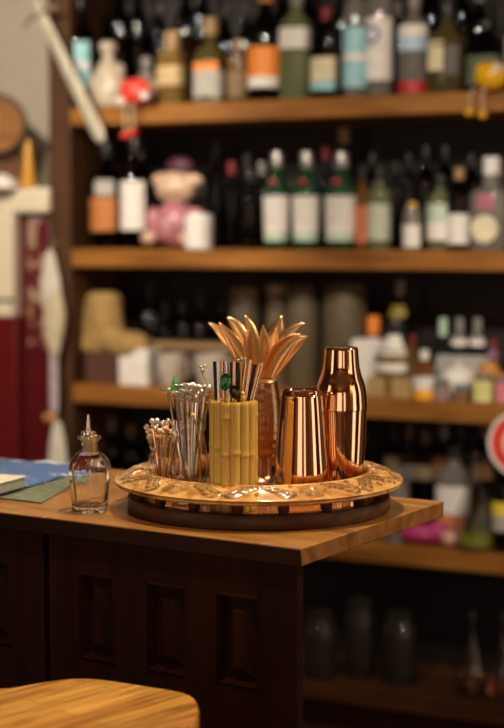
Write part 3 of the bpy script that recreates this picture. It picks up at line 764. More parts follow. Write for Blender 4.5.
# ring mark and two lines of print
def ring_mark(t, R, zc, xo, r, w, mat):
    bm = bmesh.new(); n = 32; rows = []
    for rr_ in (r - w, r + w):
        for dy in (.0016, .0026):
            rows.append([bm.verts.new((xo + rr_ * math.cos(2 * PI * i / n), -(R + dy) * math.sqrt(max(.02, 1 - ((xo + rr_ * math.cos(2 * PI * i / n)) / (R + .003)) ** 2)), zc + rr_ * math.sin(2 * PI * i / n))) for i in range(n)])
    for A, B in ((rows[0], rows[2]), (rows[1], rows[3]), (rows[0], rows[1]), (rows[2], rows[3])):
        for i in range(n): bm.faces.new([A[i], A[(i + 1) % n], B[(i + 1) % n], B[i]])
    finish(bm, 'ring_mark', mat, t)
Yt = t.location.y; zc = at_y(378, 34, Yt - R).z - SHZ[T]
ring_mark(t, R, zc, -.008, .021, .0045, navy)
arc_label(t, 'print_line', lambda z: R + .0012, zc - .036, zc - .034, dimgrey, 2, .7)
bottle(412, -6, 30, T, FQ, 'spirit', g_clear, c_grey, 'clear bottle with a blue and white label and red foot band', [(24, 36, white, 1.4), (36, 50, sky, 1.4), (81, 92, red, 1.4)])
bottle(445, 0, 40, T, FQ, 'squat', g_olive, c_black, 'broad squat bottle with a round cream label, top shelf', [(40, 70, cream, .45, -.35), (45, 75, dimgrey, .35, .55)], 3)
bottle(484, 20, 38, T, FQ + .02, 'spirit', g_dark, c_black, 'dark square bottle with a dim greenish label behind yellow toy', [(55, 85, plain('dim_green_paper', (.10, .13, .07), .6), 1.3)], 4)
bottle(513, -8, 22, T, FQ, 'wine', g_dark, c_black, 'dark bottle with a grey label at right edge of the top shelf', [(35, 75, grey, 1.3)])
bottle(148, 58, 24, T, FQ + .03, 'squat', g_clear, c_grey, 'small clear bottle with a beige label behind the red toy', [(72, 92, plain('beige_paper', (.50, .40, .32), .6), 1.3)])
# cream ceramic skull-shaped bottle
def skull(px, ytop, wpx, shelf, q):
    P = sh(s_of(px, q), q, SHZ[shelf]); Y = P.y; k = Y / F
    t = thing('ceramic_bottle', 'lumpy cream ceramic bottle with a stopper beside the light blue label', 'bottle', P, RZ)
    Hh = at_y(px, ytop, Y).z - SHZ[shelf]; R = wpx / 2 * k
    mc = plain('cream_ceramic', (.50, .42, .32), .35)
    bm = bmesh.new(); solid(bm, smoothprof([(R * .72, 0), (R * .95, Hh * .06), (R, Hh * .3), (R * .8, Hh * .5), (R * .45, Hh * .68), (R * .28, Hh * .76), (R * .28, Hh * .84)], 4), seg=32, mod=lambda a, z: 1 + .05 * math.sin(3 * a) * math.sin(z * 60), flat=.75); finish(bm, 'body', mc, t)
    bm = bmesh.new(); solid(bm, [(R * .34, Hh * .84), (R * .40, Hh * .87), (R * .40, Hh * .96), (R * .3, Hh)], seg=20); finish(bm, 'stopper', mc, t)
    blob('handle_loop', mc, t, [((R * .75, -.01, Hh * .55), R * .3, .7, .7, 1.2)])
skull(110, 42, 42, T, FQ)
# ---- top shelf, back row (dim)
rnd = random.Random(5)
BQ = .22
ORD = ['first', 'second', 'third', 'fourth', 'fifth', 'sixth', 'seventh', 'eighth', 'ninth', 'tenth', 'eleventh', 'twelfth', 'thirteenth', 'fourteenth', 'fifteenth', 'sixteenth', 'seventeenth']
GB = 'dim dark bottles in the back row of the top shelf'
for i, px in enumerate([100, 122, 140, 162, 187, 203, 226, 246, 282, 308, 340, 366, 396, 428, 458, 476]):
    bottle(px, rnd.choice([-30, -20, -12, 2]), rnd.choice([20, 22, 24]), T, BQ, rnd.choice(['wine', 'tall', 'spirit']), g_dark, rnd.choice([c_black, c_grey, c_black]),
           'dim dark bottle, %s from left in the back row of the top shelf' % ORD[i], [], 2, GB)
# ---- second shelf
bottle(108, 142, 34, S2, FQ, 'wine', g_dark, c_black, 'dark bottle with a patchy orange label at left of second shelf', [(180, 195, grey, .6, .35), (197, 231, plain('dull_orange_paper', (.50, .18, .05), .5), .95, .1)])
bottle(136, 138, 29, S2, FQ - .01, 'wine', g_dark, c_black, 'dark bottle with a plain white label left of the pink figure', [(181, 230, white, 1.2)])
for i, px in enumerate((277, 306.5, 341)):
    lbn = ('left', 'middle', 'right')[i]
    wv = (27, 28, 33)[i]
    t, R, Hh = bottle(px, 152, wv, S2, FQ, 'gin', g_green, c_silver, 'green gin bottle with white label and silver cap, %s of the three' % lbn, [(196, 233, white, 1.45), (233, 241, plain('pale_green_label', (.50, .62, .50), .6), 1.35)], group='three green bottles with white labels')
    Y = t.location.y; zs = at_y(px, 183, Y - R).z - SHZ[S2]
    bm = bmesh.new(); bmesh.ops.create_cone(bm, segments=24, radius1=R * .30, radius2=R * .26, depth=.004, cap_ends=True, matrix=Matrix.Translation((0, -R * .72, zs)) @ Matrix.Rotation(PI / 2 + .5, 4, 'X'))
    finish(bm, 'red_seal', plain('red_wax', (.60, .03, .06), .35), t)
    for zz in (200, 207, 214, 221):
        z_ = at_y(px, zz, Y - R).z - SHZ[S2]
        arc_label(t, 'print_line', lambda z: R * .99 + .0012, z_ - .0012, z_ + .0012, grey, 2, .55)
bottle(343, 128, 26, S2, BQ, 'tall', g_dark, c_cork, 'dark bottle with a cork behind the rightmost green gin bottle', [])
bottle(362, 168, 14, S2, FQ, 'tall', g_amber, c_black, 'narrow bottle with a rust-orange label beside the green bottles', [(206, 243, plain('rust_paper', (.55, .16, .06), .6), 1.4)])
bottle(379, 168, 24, S2, FQ, 'spirit', g_greenish, c_black, 'pale bottle with a light green label right of rust-orange one', [(204, 240, plain('pale_green_paper', (.50, .55, .42), .6), 1.4)])
bottle(411.5, 202, 18, S2, FQ - .03, 'jar', g_clear, None, 'miniature bottle with a gold neck and white label, second shelf', [(225, 247, white, 1.4)], name='miniature_bottle')
m_ = bpy.data.objects[-1] if False else None
P = sh(s_of(411.5, FQ - .03), FQ - .03, SHZ[S2])
mini = [o for o in bpy.data.objects if o.name.startswith('miniature_bottle')][0]
Hm = at_y(411.5, 202, P.y).z - SHZ[S2]
bm = bmesh.new(); solid(bm, [(.018, Hm * .50), (.019, Hm * .52), (.017, Hm * .60), (.0155, Hm * .66), (.0155, Hm)], seg=24); finish(bm, 'gold_neck_foil', gold, mini)
bottle(439, 175, 25, S2, FQ, 'spirit', g_greenish, c_black, 'bottle with a pale green and white label, second shelf', [(204, 222, plain('pale_green_label', (.5, .6, .5), .6), 1.4), (222, 240, white, 1.3)])
bottle(458, 168, 24, S2, FQ - .01, 'spirit', g_dark, c_cork, 'dark bottle with a short white label, left of white-capped decanter', [(214, 244, white, 1.35)])
t, R, Hh = bottle(490, 157, 44, S2, FQ, 'decanter', g_clear, c_white, 'clear decanter with a white cap and round cream label', [(194, 210, plain('dusty_pink_paper', (.38, .12, .16), .5), .42)], 3, liquid=(glass('dark_red_spirit', (.35, .06, .02)), .30), capr=.42)
zl = at_y(490, 229, t.location.y - R).z - SHZ[S2]
bm = bmesh.new(); solid(bm, [(R * .66, 0), (R * .66, .0018)], seg=40); finish(bm, 'round_paper_label', cream, t, loc=(0, -R * 1.06, zl), rot=(PI / 2, 0, 0))
bm = bmesh.new(); lathe(bm, [(R * .50, .0018), (R * .54, .0018), (R * .54, .0026), (R * .50, .0026)], seg=40, closed=True); finish(bm, 'printed_ring', grey, t, loc=(0, -R * 1.06, zl), rot=(PI / 2, 0, 0))
for i, px in enumerate([97, 140, 216, 232, 247, 262, 325, 372, 395, 408, 425, 444, 470]):
    bottle(px, rnd.choice([138, 146, 154, 162]), rnd.choice([18, 20, 22]), S2, BQ, rnd.choice(['wine', 'tall', 'spirit']), g_dark, rnd.choice([c_black, c_grey, c_black, c_red]),
           'dim dark bottle, %s from left in the back row of the second shelf' % ORD[i], [], 2, 'dim dark bottles in the back row of the second shelf')
bottle(250, 170, 20, S2, FQ + .02, 'wine', g_dark, c_black, 'dark unlabelled bottle just left of the three green gin bottles', [])
# white votive in front of the pink figure
P = sh(s_of(197, .02), .035, SHZ[S2]); k = P.y / F
cndl = thing('white_candle_jar', 'small squat jar with a white label in front of the pink figure', 'jar', P, RZ)
hh_ = at_y(197, 214, P.y).z - SHZ[S2]
bm = bmesh.new(); solid(bm, [(13 * k, 0), (13.6 * k, .003), (13.6 * k, hh_ - .006), (12.4 * k, hh_)], seg=32); finish(bm, 'body', c_white, cndl)
arc_label(cndl, 'paper_label', lambda z: 13.6 * k, .006, hh_ - .010, white, 2, 1.3)
# pink seated figure
P = sh(s_of(176, FQ), FQ, SHZ[S2]); k = P.y / F
fig = thing('pink_figurine', 'pink ceramic seated figurine with a broad peach-coloured head', 'figurine', P, RZ)
def zf(py): return at_y(176, py, P.y).z - SHZ[S2]
mpk = plain('pink_glaze', (.44, .17, .20), .3, .3); mph = plain('peach_glaze', (.62, .42, .30), .3)
blob('body', mpk, fig, [((.0, 0, zf(225)), 25 * k, 1, .75, .95), ((-.012, -.03, zf(228)), 15 * k, 1, .8, 1.1)])
blob('arm', mpk, fig, [((-24 * k, -.01, zf(222)), 9 * k, .8, .8, 1.7)]); blob('arm', mpk, fig, [((22 * k, -.01, zf(214)), 8 * k, 1.4, .8, .8)])
blob('leg', mph, fig, [((-25 * k, -.03, zf(238)), 8 * k, 1.1, 1, .9)]); blob('leg', mph, fig, [((18 * k, -.03, zf(239)), 8 * k, 1.1, 1, .9)])
blob('head', mph, fig, [((0, 0, zf(188)), 17 * k, 1.3, .8, 1), ((-15 * k, 0, zf(180)), 9 * k, 1.3, .7, .8), ((17 * k, 0, zf(181)), 9 * k, 1.5, .7, .8), ((0, -.035, zf(190)), 8 * k, 1.5, .6, .7)])
blob('hair', plain('dark_plum_hair', (.08, .02, .04), .5), fig, [((.012, .01, zf(167)), 13 * k, 1.2, .7, .8)])

# ---- dangling-leg toys on the top shelf's edge
def dangler(px, py, r, mat, footmat, label, feet, mitts):
    q = -.02; P = shp(px, py, q); k = P.y / F
    t = thing('dangling_leg_toy', label, 'toy', Vector((P.x, P.y, SHZ[T])), RZ)
    zb_ = P.z - SHZ[T]
    bm = bmesh.new(); ball(bm, (0, 0, zb_), r * k, 1.15, .85, .92, 24); ball(bm, (-r * k * .55, -.005, zb_ + r * k * .35), r * k * .55, 1, .9, .9, 16); ball(bm, (r * k * .65, -.005, zb_ + r * k * .25), r * k * .5, 1.1, .9, .9, 16)
    finish(bm, 'body', mat, t)
    mw = plain('white_mitt', (.75, .70, .66), .5); ms = plain('cream_cord', (.55, .45, .28), .7)
    for mx_, my in mitts: blob('hand', mw, t, [(Vector(((mx_ - px) * k, -r * k * .6, (at_y(mx_, my, P.y).z - SHZ[T]))), 5.0 * k, 1.1, .8, .9)])
    for fx, fy in feet:
        zf_ = at_y(fx, fy, P.y).z - SHZ[T]; xx = (fx - px) * k
        lg = None
        bm = bmesh.new(); tube(bm, [(xx * .8, -.018, zb_ - r * k * .8), (xx, -.03, zb_ - r * k * 1.2), (xx, -.022, zf_)], 1.1 * k, 8); lg = finish(bm, 'leg', ms, t)
        blob('foot', footmat, lg, [((xx, -.026, zf_), 5.0 * k, 1.05, 1.2, .8)])
mred = plain('red_lacquer', (.70, .055, .03), .35); myel = plain('yellow_lacquer', (.80, .42, .01), .3)
dangler(136, 92, 15, mred, mred, 'red round toy with white mitts dangling its legs over top shelf', [(128.5, 136), (137, 133)], [(123.5, 102), (151, 97)])
dangler(492, 76, 15.5, myel, myel, 'yellow round toy dangling two ball feet over the top shelf edge', [(472.5, 113), (486, 115.5)], [(500, 69)])

# ---- third shelf
def shelf_box(name, label, cat, x0, x1, y0, y1, shelf, q, depth, mat, rz=0, lid=None, group=None):
    s0, s1 = s_of(x0, q), s_of(x1, q); P = sh((s0 + s1) / 2, q, SHZ[shelf]); w = (s1 - s0) / 2; h = at_y((x0 + x1) / 2, y0, P.y).z - SHZ[shelf]
    zb_ = max(0, at_y((x0 + x1) / 2, y1, P.y).z - SHZ[shelf]) if y1 else 0
    t = thing(name, label, cat, P, RZ + rz, group)
    boxo('body', mat, t, (-w, w, 0, depth, 0, h if not lid else h - .012), bevel=.004)
    if lid: boxo('lid', lid, t, (-w - .003, w + .003, -.003, depth + .003, h - .012, h), bevel=.003)
    return t, P, h
def canister(px, ytop, wpx, shelf, q, mat, label, lidm=None, cat='canister', name='canister', group=None):
    P = sh(s_of(px, q), q, SHZ[shelf]); h = at_y(px, ytop, P.y).z - SHZ[shelf]; R = wpx / 2 * P.y / F
    t = thing(name, label, cat, P, RZ, group)
    bm = bmesh.new(); solid(bm, [(R * .94, 0), (R, .005), (R, h * .86), (R * .95, h * .9)], seg=36); finish(bm, 'body', mat, t)
    bm = bmesh.new(); solid(bm, [(R * .97, h * .9), (R * 1.0, h * .91), (R * 1.0, h * .97), (R * .9, h * .995), (R * .3, h)], seg=36); finish(bm, 'lid', lidm or mat, t)
    return t
m_olive = plain('olive_beige_ceramic', (.10, .075, .04), .5); m_tan = plain('tan_straw', (.34, .21, .07), .8, .3); m_board = plain('tan_card', (.36, .22, .09), .7)
canister(304, 284, 34, S3, .20, m_olive, 'olive beige canister behind the pineapple leaves, third shelf')
canister(345, 282, 44, S3, .20, m_olive, 'wide olive beige canister behind the copper shaker, third shelf')
canister(278, 284, 24, S3, .22, plain('pale_tan_ceramic', (.12, .085, .05), .5), 'canister with a pale lid above the pineapple leaves', plain('pale_lid', (.42, .34, .22), .5))
canister(246, 287, 32, S3, .22, plain('dark_tan_ceramic', (.09, .065, .04), .5), 'dark canister with a tan lid left of the pineapple leaves', plain('tan_lid', (.24, .16, .09), .5))
shelf_box('white_box', 'white box standing upright left of the glass jars, third shelf', 'box', 118, 147, 349, None, S3, .03, .09, plain('white_card', (.78, .74, .68), .6))
shelf_box('brown_box', 'dark brown box left of the white box, third shelf', 'box', 84, 117, 352, None, S3, .05, .12, plain('brown_card', (.09, .035, .02), .6))
# long low wooden tray with a board top
t, P, h = shelf_box('low_crate', 'long low brown crate with a tan top behind the white cups', 'crate', 137, 236, 344, None, S3, .12, .14, plain('crate_wood', (.07, .03, .018), .6), lid=m_board)
for px, w, lb in ((170, 30, 'small white cup left of the taller cream one, third shelf'), (211, 36, 'cream cup just behind the silver cocktail picks, third shelf')):
    P = sh(s_of(px, .05), .06, SHZ[S3]); h = at_y(px, 354, P.y).z - SHZ[S3]; R = w / 2 * P.y / F
    t = thing('white_cup', lb, 'cup', P, RZ, None)
    bm = bmesh.new(); o_ = smoothprof([(R * .5, 0), (R * .7, .004), (R * .95, h * .5), (R, h)], 4); lathe(bm, [(0, 0)] + o_ + [(r - .003, max(z, .005)) for r, z in reversed(o_)] + [(0, .005)], seg=32); finish(bm, 'bowl', plain('dull_white_ceramic', (.48, .42, .34), .4), t)
    bm = bmesh.new(); tube(bm, [(R * .9, 0, h * .8), (R * 1.3, 0, h * .75), (R * 1.35, 0, h * .4), (R * .85, 0, h * .3)], .004, 8); finish(bm, 'handle', MATS['dull_white_ceramic'], t)
# straw bag: tapering sack plus slumped flap
P = sh(s_of(100, .08), .10, SHZ[S3]); k = P.y / F
def zz3(py): return at_y(100, py, P.y).z - SHZ[S3]
bag = thing('straw_bag', 'tan straw bag slumped on top of the boxes, third shelf left', 'bag', Vector((P.x, P.y, SHZ[S3] + zz3(351))), RZ)
zz0 = zz3(351)
bm = bmesh.new(); solid(bm, smoothprof([(23 * k, 0), (25 * k, .01), (23 * k, .06), (20 * k, zz3(302) - zz0), (15 * k, zz3(294) - zz0), (9 * k, zz3(292) - zz0)], 4), seg=36, flat=.7, mod=lambda a, z: 1 + .05 * math.sin(5 * a + z * 30)); finish(bm, 'body', m_tan, bag)
bm = bmesh.new()
ball(bm, (35 * k, -.02, .02), 20 * k, 1.2, 1.0, .75, 20); ball(bm, (18 * k, -.03, .035), 15 * k, 1.2, 1.0, 1.0, 16); finish(bm, 'slumped_flap', m_tan, bag)
# right group
shelf_box('white_box', 'tall white box just right of the copper shaker', 'box', 352, 381, 340, None, S3, .10, .08, white, .15)
bottle(374, 316, 18, S3, .20, 'spirit', g_clear, c_orange, 'clear bottle with a round orange cap, third shelf', [(338, 352, white, 1.2)], capr=.75, capfrac=.76)
bottle(400, 280, 22, S3, .21, 'tall', g_dark, c_grey, 'tall dark bottle with a yellow neck band, third shelf', [(305, 317, plain('dull_yellow_paper', (.30, .24, .03), .5), 1.0)], e=2)
# white round plaque on bottle front
t, R, Hh = bottle(396, 318, 42, S3, .09, 'squat', g_gold, c_black, 'squat bottle with a big round white label, right of shaker', [(335, 372, white, .9)])
bottle(425, 350, 22, S3, .03, 'spirit', g_amber, c_white, 'small bottle with a white over orange label, third shelf', [(377, 390, white, 1.5), (390, 404, plain('vivid_orange', (.95, .42, .02), .5), 1.5)], capfrac=.8)
bottle(413, 335, 14, S3, .12, 'tall', g_amber, c_red, 'slim amber bottle behind the orange-banded small bottle', [])
bottle(443.5, 318, 12, S3, .20, 'tall', g_dark, mintp, 'slim dark bottle with a long mint green neck, third shelf', [], capfrac=.45, capr=.7)
for px, lb in ((460, 'navy bottle with a white capsule, left of two alike'), (478, 'navy bottle with a white capsule, right of two alike')):
    bottle(px, 318, 17, S3, .19, 'tall', glass('navy_glass', (.03, .05, .25)), c_grey, lb, [(337, 346, white, 1.3)], group='two navy bottles with white capsules', capfrac=.80, capr=.5)
bottle(494, 340, 20, S3, .19, 'wine', g_dark, c_red, 'dark bottle with a plum cap near the right edge, third shelf', [(350, 362, plain('plum_paper', (.25, .12, .2), .5), 1.2)])
shelf_box('silver_box', 'low silver-grey box behind the pale jars, third shelf right', 'box', 436, 487, 356, None, S3, .13, .05, plain('silver_card', (.42, .41, .38), .4))
P = sh(s_of(457, .06), .08, SHZ[S3]); k = P.y / F
t = thing('white_bowl_stand', 'rounded white ceramic teapot-like pot between small jars', 'pot', P, RZ)
hb = at_y(457, 366, P.y).z - SHZ[S3]
bm = bmesh.new(); solid(bm, smoothprof([(12 * k, 0), (14 * k, .01), (17 * k, hb * .45), (18 * k, hb * .62), (14 * k, hb * .85), (6 * k, hb)], 4), seg=32); finish(bm, 'body', white, t)
bm = bmesh.new(); ball(bm, (0, 0, hb + .005), .008); finish(bm, 'lid_knob', white, t)
m_mauve = plain('mauve_grey_paper', (.30, .20, .19), .6)
for px, w, yt, lb, lm, cp_ in ((443, 17, 378, 'small jar with a mauve grey label, left of the white pot', m_mauve, c_grey), (463, 17, 384, 'small jar with a brown grey label in front of the white pot', brownp, c_grey),
                          (485, 20, 372, 'small jar with a yellow-green label, third shelf right', ygreen, c_cork), (508, 22, 374, 'small jar with a pink label at the right edge, third shelf', pinkp, c_cork)):
    bottle(px, yt, w, S3, .03, 'jar', g_clear, cp_, lb, [(yt + 9, 404, lm, 1.5)], 4, cat='jar', name='small_jar')
P = sh(s_of(488, .1), .12, SHZ[S3]); k = P.y / F
t = thing('orange_pot', 'rounded amber orange pot behind the yellow-green jar', 'pot', P, RZ)
hb = at_y(488, 362, P.y).z - SHZ[S3]
bm = bmesh.new(); solid(bm, smoothprof([(9 * k, 0), (12 * k, .01), (14 * k, hb * .6), (9 * k, hb * .9), (8 * k, hb)], 4), seg=32); finish(bm, 'body', plain('amber_glaze', (.55, .24, .05), .4), t)
shelf_box('tan_tray_box', 'low tan wooden box in front of squat bottle, third shelf', 'box', 366, 412, 378, None, S3, .03, .1, plain('honey_wood', (.42, .28, .12), .5))
for i, px in enumerate([150, 165, 182, 200, 222]):
    bottle(px, rnd.choice([282, 292, 300]), 20, S3, BQ + .02, rnd.choice(['wine', 'tall']), g_dark, c_black, 'dim dark bottle behind the low crate, %s from left, third shelf' % ORD[i], [], 2, 'dim dark bottles behind the crate')

# ---- fourth shelf
for i, px in enumerate([88, 110, 130, 152, 340, 362, 395, 411, 427, 445, 462, 486]):
    wd_ = rnd.choice([20, 22, 24])
    lb = [(455, 480, rnd.choice([dimtan, dimgrey, brownp]), 1.2)] if px > 380 else []
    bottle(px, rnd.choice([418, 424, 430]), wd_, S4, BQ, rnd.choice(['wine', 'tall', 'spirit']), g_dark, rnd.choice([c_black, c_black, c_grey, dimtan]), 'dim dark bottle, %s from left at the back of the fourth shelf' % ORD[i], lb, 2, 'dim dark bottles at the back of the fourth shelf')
bottle(456, 445, 36, S4, .14, 'spirit', g_clear, c_black, 'bottle with a broad white label behind the round flask', [(487, 515, white, 1.35), (516, 528, plain('coral_paper', (.6, .18, .08), .6), 1.1)], 3)
bottle(478, 440, 42, S4, .05, 'flask', M_clear, None, 'round clear glass flask holding yellow-green liquid, fourth shelf', [], liquid=(glass('yellow_green_liquid', (.52, .56, .06), 0, 1.33, .4), .15), name='glass_flask')
bottle(508, 450, 26, S4, .06, 'wine', g_dark, c_black, 'dark bottle with a yellow and white label at the right edge', [(503, 517, yellowp, 1.3), (517, 532, grey, 1.3)])
P = sh(s_of(428, .05), .05, SHZ[S4]); k = P.y / F
t = thing('magenta_pouch', 'magenta pouch lying beside the white-labelled bottle, fourth shelf', 'pouch', P, RZ)
bm = bmesh.new(); ball(bm, (-.02, 0, 11 * k), 17 * k, 1.4, .8, .62, 20); ball(bm, (.03, 0, 13 * k), 12 * k, 1.2, .8, .95, 16); finish(bm, 'body', plain('magenta_cloth', (.42, .03, .15), .5), t)
bm = bmesh.new(); ball(bm, (.075, -.01, 9 * k), 9 * k, 1, .8, .9, 16); finish(bm, 'tassel', plain('peach_cloth', (.6, .35, .25), .6), t)
bottle(398, 470, 26, S4, .06, 'jar', g_clear, c_silver, 'clear lidded jar just behind the tray rim, fourth shelf', [], cat='jar', name='glass_jar')

# ---- bottom shelf glassware
g_smoke = glass('smoky_glass', (.34, .31, .24), .0, 1.45, .95)
def tumbler(px, yt, w, q, lb, group=None, lid=False):
    P = sh(s_of(px, q), q, SHZ[S5]); h = at_y(px, yt, P.y).z - SHZ[S5]; R = w / 2 * P.y / F
    t = thing('glass_jar', lb, 'jar', P, RZ, group)
    o_ = smoothprof([(R * .8, 0), (R * .95, .006), (R, h * .2), (R, h * .72), (R * .78, h * .86), (R * .80, h)], 3)
    bm = bmesh.new(); lathe(bm, [(0, 0)] + o_ + [(r - .003, max(z, .006)) for r, z in reversed(o_)] + [(0, .006)], seg=36); finish(bm, 'glass_body', g_smoke, t)
    if lid:
        bm = bmesh.new(); solid(bm, [(R * .84, h * .97), (R * .86, h), (R * .5, h * 1.04), (R * .15, h * 1.06)], seg=30); finish(bm, 'lid', g_smoke, t)
tumbler(321, 612, 38, .06, 'clear glass jar just right of the bar corner, bottom shelf')
tumbler(362, 600, 34, .12, 'tall dim glass jar with a lid, second from the bar corner', None, True)
tumbler(402, 612, 38, .10, 'dim glass jar third from the bar corner, bottom shelf')
for px, lb in ((476, 'small round clear bottle with a peach-tinted base, bottom shelf'), (508, 'small round clear bottle at the right edge of the bottom shelf')):
    bottle(px, 612, 32, S5, .08, 'flask', M_clear, c_black, lb, [], liquid=(glass('peach_liquid', (.9, .45, .3), 0, 1.33), .22), name='round_bottle')

# ---- round red sign hanging from the third shelf's edge
P = shp(522, 443.5, -.025); k = P.y / F
sg = thing('round_sign', 'round red sign with white rim hanging at the right edge', 'sign', P, RZ)
def disc(name, mat, r0, r1, y0, y1):
    bm = bmesh.new(); pr = [(r0, y0), (r1, y0), (r1, y1), (r0, y1)]
    if r0 <= 1e-6: solid(bm, [(r1, y0), (r1, y1)], seg=64)
    else: lathe(bm, pr, seg=64, closed=True)
    return finish(bm, name, mat, sg, rot=(PI / 2, 0, 0))
disc('face', plain('sign_red', (.72, .05, .03), .4), 0, 32 * k, 0, .012)
disc('rim', white, 30.5 * k, 34 * k, -.002, .015)
disc('centre_ring', white, 15 * k, 19 * k, .0115, .0135)
bm = bmesh.new(); tube(bm, [(0, .002, 33 * k), (0, .002, SHZ[S3] - ST - P.z + .02)], .0015, 6); finish(bm, 'cord', c_black, sg)

# ================================================================== LEFT CORNER
# red and cream cabinet
QL = .0
def qx(px, q=QL): return s_of(px, q)
zA, zB = shp(30, 188, 0).z, shp(30, 213, 0).z
sa, sb = qx(-75), qx(49)
cab = thing('red_cabinet', 'dark red cabinet with a cream top ledge left of the shelves', 'cabinet', O0, -SA)
m_red = plain('oxblood_enamel', (.085, .006, .008), .3, .1); m_crm = plain('cream_enamel', (.72, .64, .48), .3, .05)
frame_box('body', sa + .01, sb - .005, .02, .34, 0, zB, m_red, cab, .004)
frame_box('top_ledge', sa, sb + .012, -.02, .34, zB, zA, m_crm, cab, .008)
zC = shp(10, 317, -.03).z; zD = shp(10, 300, -.03).z
frame_box('cream_pilaster', sa + .01, qx(18), -.03, .02, zC, zB, m_crm, cab, .006)
frame_box('dark_band', sa + .009, qx(18) + .002, -.033, -.03, zD - .006, zD + .004, c_black, cab)
frame_box('red_door', sa + .01, qx(20), -.025, .02, .1, zC - .002, plain('brighter_red_enamel', (.11, .007, .008), .3), cab, .004)
m, nt, b = nodes_mat('floral_panel'); setp(b, rough=.4)
cr = noise_col(nt, b, (.10, .012, .015), (.45, .28, .14), (1, 1, 1), 26, 3, .50, .60)
e3 = cr.color_ramp.elements.new(.66); e3.color = (.16, .14, .25, 1)
frame_box('floral_panel', qx(26), qx(45), .012, .02, shp(35, 350, 0).z, shp(35, 216, 0).z, m, cab)
# barrel lying on the cabinet
bz = shp(-2, 125, .0)
brl = thing('small_barrel', 'small dark wooden barrel lying on the cream ledge', 'barrel', sh(s_of(-2, -.0), -.0, zA), RZ + SA + .18)
k = bz.y / F
Rb = 33 * k; zc_ = bz.z - zA
bm = bmesh.new(); lathe_r = [(Rb * .86, -.01), (Rb * .93, .02), (Rb, .12), (Rb * .93, .22), (Rb * .86, .25)]
solid(bm, smoothprof(lathe_r, 5), seg=40); finish(bm, 'barrel_staves', wood('barrel_wood', (.07, .03, .012), (.16, .07, .025), 'Z', .35), brl, loc=(0, 0, zc_), rot=(-PI / 2, 0, 0))
bm = bmesh.new(); solid(bm, [(Rb * .80, -.018), (Rb * .80, -.008)], seg=40); finish(bm, 'barrel_head', wood('barrel_head_wood', (.20, .08, .02), (.36, .16, .04), 'X', .35), brl, loc=(0, 0, zc_), rot=(-PI / 2, 0, 0))
for zz in (.035, .205):
    bm = bmesh.new(); lathe(bm, [(Rb * .95, zz - .01), (Rb * .985, zz - .01), (Rb * .995, zz + .01), (Rb * .95, zz + .01)], seg=40, closed=True); finish(bm, 'hoop', metal('dark_steel', (.12, .11, .1), .4), brl, loc=(0, 0, zc_), rot=(-PI / 2, 0, 0))
bm = bmesh.new()
for yy in (.05, .19): box(bm, -Rb * .8, Rb * .8, yy - .015, yy + .015, 0, max(.02, zc_ - Rb * .75))
finish(bm, 'cradle', wood('cradle_wood', (.10, .035, .012), (.2, .08, .03), 'X', .4), brl, bevel=.003)
P = sh(s_of(30, -.0), -.0, zA); k = P.y / F
t = thing('yellow_cone', 'narrow orange-yellow cone standing beside the barrel', 'ornament', P, RZ)
hc = at_y(30, 142, P.y).z - zA
bm = bmesh.new(); solid(bm, [(8 * k, 0), (8.4 * k, .004), (5.2 * k, hc * .5), (3.6 * k, hc * .93), (2.4 * k, hc)], seg=28); finish(bm, 'body', plain('ochre_paint', (.62, .30, .03), .4), t)
bm = bmesh.new(); ball(bm, (0, 0, hc), 2.6 * k, 1, 1, 1, 12); finish(bm, 'tip', plain('ochre_paint', (.62, .30, .03), .4), t)
P = sh(s_of(5, -.0), .0, zA); k = P.y / F
t = thing('white_bowl', 'upturned white bowl on the cream ledge below the barrel', 'bowl', Vector(P) + Vector((0, -.03, 0)), RZ)
bm = bmesh.new(); solid(bm, [(17 * k, 0), (16.5 * k, .01), (13 * k, .028), (6 * k, .038), (4 * k, .044)], seg=32); finish(bm, 'body', white, t)
bm = bmesh.new(); lathe(bm, [(16.4 * k, 0), (17.6 * k, 0), (17.6 * k, .004), (16.4 * k, .004)], seg=32, closed=True); finish(bm, 'rim', white, t)
# grey-green box behind
P = sh(s_of(44, .2), .2, zA); k = P.y / F; hc = at_y(44, 151, P.y).z - zA
t = thing('grey_green_case', 'grey-green case against the beige wall beside the shelves', 'case', P, RZ)
boxo('body', plain('grey_green', (.13, .12, .075), .6), t, (-9 * k, 12 * k, 0, .12, 0, hc), bevel=.01)
boxo('handle', plain('grey_green', (.13, .12, .075), .6), t, (-4 * k, 6 * k, .05, .06, hc, hc + .006), bevel=.002)

# wooden sword hanging slanted across the post
a0 = shp(30, -45, -.055); a1 = shp(102, 141, -.055); gk = shp(41, 14, -.055)
sw = thing('wooden_sword', 'long pale wooden sword hanging slanted across the shelf post', 'sword', gk)
M_sw = wood('bleached_wood', (.36, .33, .24), (.56, .52, .40), 'Z', .5)
k = gk.y / F
def flatblade(bm, p0, p1, w0, w1, th):
    d = (p1 - p0).normalized(); side = d.cross(N).normalized(); rows = []
    for f_, w in ((0, w0), (.5, (w0 + w1) / 2), (.94, w1), (1, w1 * .55)):
        p = p0.lerp(p1, f_); rows.append([bm.verts.new(p + side * w), bm.verts.new(p - N * th), bm.verts.new(p - side * w), bm.verts.new(p + N * th)])
    for A, B in zip(rows, rows[1:]):
        for i in range(4): bm.faces.new([A[i], A[(i + 1) % 4], B[(i + 1) % 4], B[i]])
    bm.faces.new(rows[0]); bm.faces.new(rows[-1])
bm = bmesh.new(); flatblade(bm, Vector((0, 0, 0)), a1 - gk, 5.5 * k, 7.0 * k, .009); finish(bm, 'blade', M_sw, sw)
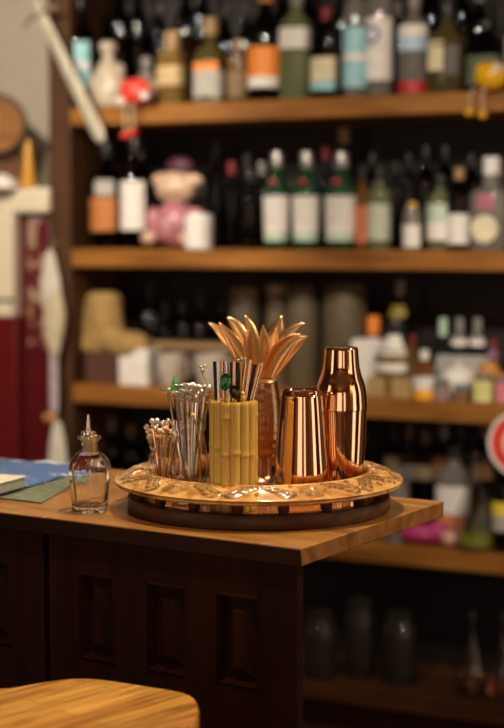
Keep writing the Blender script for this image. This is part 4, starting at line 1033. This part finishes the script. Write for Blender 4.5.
bm = bmesh.new(); tube(bm, [a0 - gk, (a0 - gk) * .5, (0, 0, 0)], [.012, .013, .015], 12); ball(bm, a0 - gk, .022); finish(bm, 'hilt', M_sw, sw)
g0, g1 = shp(23, 27, -.06) - gk, shp(57, 7, -.06) - gk
bm = bmesh.new(); tube(bm, [g0, g0 * .5 + Vector((0, 0, .012)), (0, 0, 0), g1 * .5 + Vector((0, 0, .006)), g1], [.006, .008, .011, .008, .006], 10); finish(bm, 'crossguard', wood('brown_guard', (.16, .12, .08), (.30, .24, .16), 'X', .5), sw)
bm = bmesh.new(); hk = shp(47, 32, -.03) - gk; tube(bm, [hk, hk + N * .032], .003, 6); finish(bm, 'hook', c_grey, sw)

# white hanging ornament on the post
P = shp(57, 250, -.012); k = P.y / F
orn = thing('hanging_doll', 'white cloth doll hanging on the shelf post by the red cabinet', 'doll', P, RZ)
def zo(py): return shp(57, py, -.012).z - P.z
mcl = plain('white_cotton', (.60, .55, .46), .8, .12); mcl2 = plain('lace_cotton', (.52, .44, .30), .8, .2)
bm = bmesh.new(); solid(bm, smoothprof([(2 * k, zo(250)), (5 * k, zo(256)), (10 * k, zo(275)), (12 * k, zo(290)), (9 * k, zo(308))], 4), seg=24, flat=.35); finish(bm, 'hat', mcl, orn, loc=(-.006, -.03, 0))
bm = bmesh.new(); solid(bm, smoothprof([(8 * k, zo(292)), (12 * k, zo(310)), (11.5 * k, zo(325)), (8 * k, zo(342)), (4.5 * k, zo(355))], 4), seg=24, flat=.35, mod=lambda a, z: 1 + .06 * math.sin(9 * a)); finish(bm, 'collar', mcl2, orn, loc=(.01, -.035, 0))
bm = bmesh.new(); solid(bm, smoothprof([(4.5 * k, zo(350)), (5 * k, zo(375)), (5 * k, zo(400)), (4 * k, zo(412))], 4), seg=20, flat=.5); finish(bm, 'body', plain('pale_lilac_cotton', (.45, .38, .40), .8), orn, loc=(.002, -.028, 0))
bm = bmesh.new(); ball(bm, (-.012, -.03, zo(417)), 6 * k, 1.5, .7, .9); finish(bm, 'orange_knot', plain('orange_cloth', (.45, .20, .06), .8), orn)
bm = bmesh.new(); solid(bm, smoothprof([(4 * k, zo(420)), (8 * k, zo(440)), (11 * k, zo(465)), (12 * k, zo(485))], 4), seg=24, flat=.4, mod=lambda a, z: 1 + .1 * math.sin(7 * a)); finish(bm, 'skirt', mcl, orn, loc=(.014, -.032, 0))
bm = bmesh.new(); tube(bm, [(-.006, -.03, zo(250)), (-.003, -.01, zo(243)), (0, .013, zo(243))], .0012, 6); finish(bm, 'loop', mcl, orn)
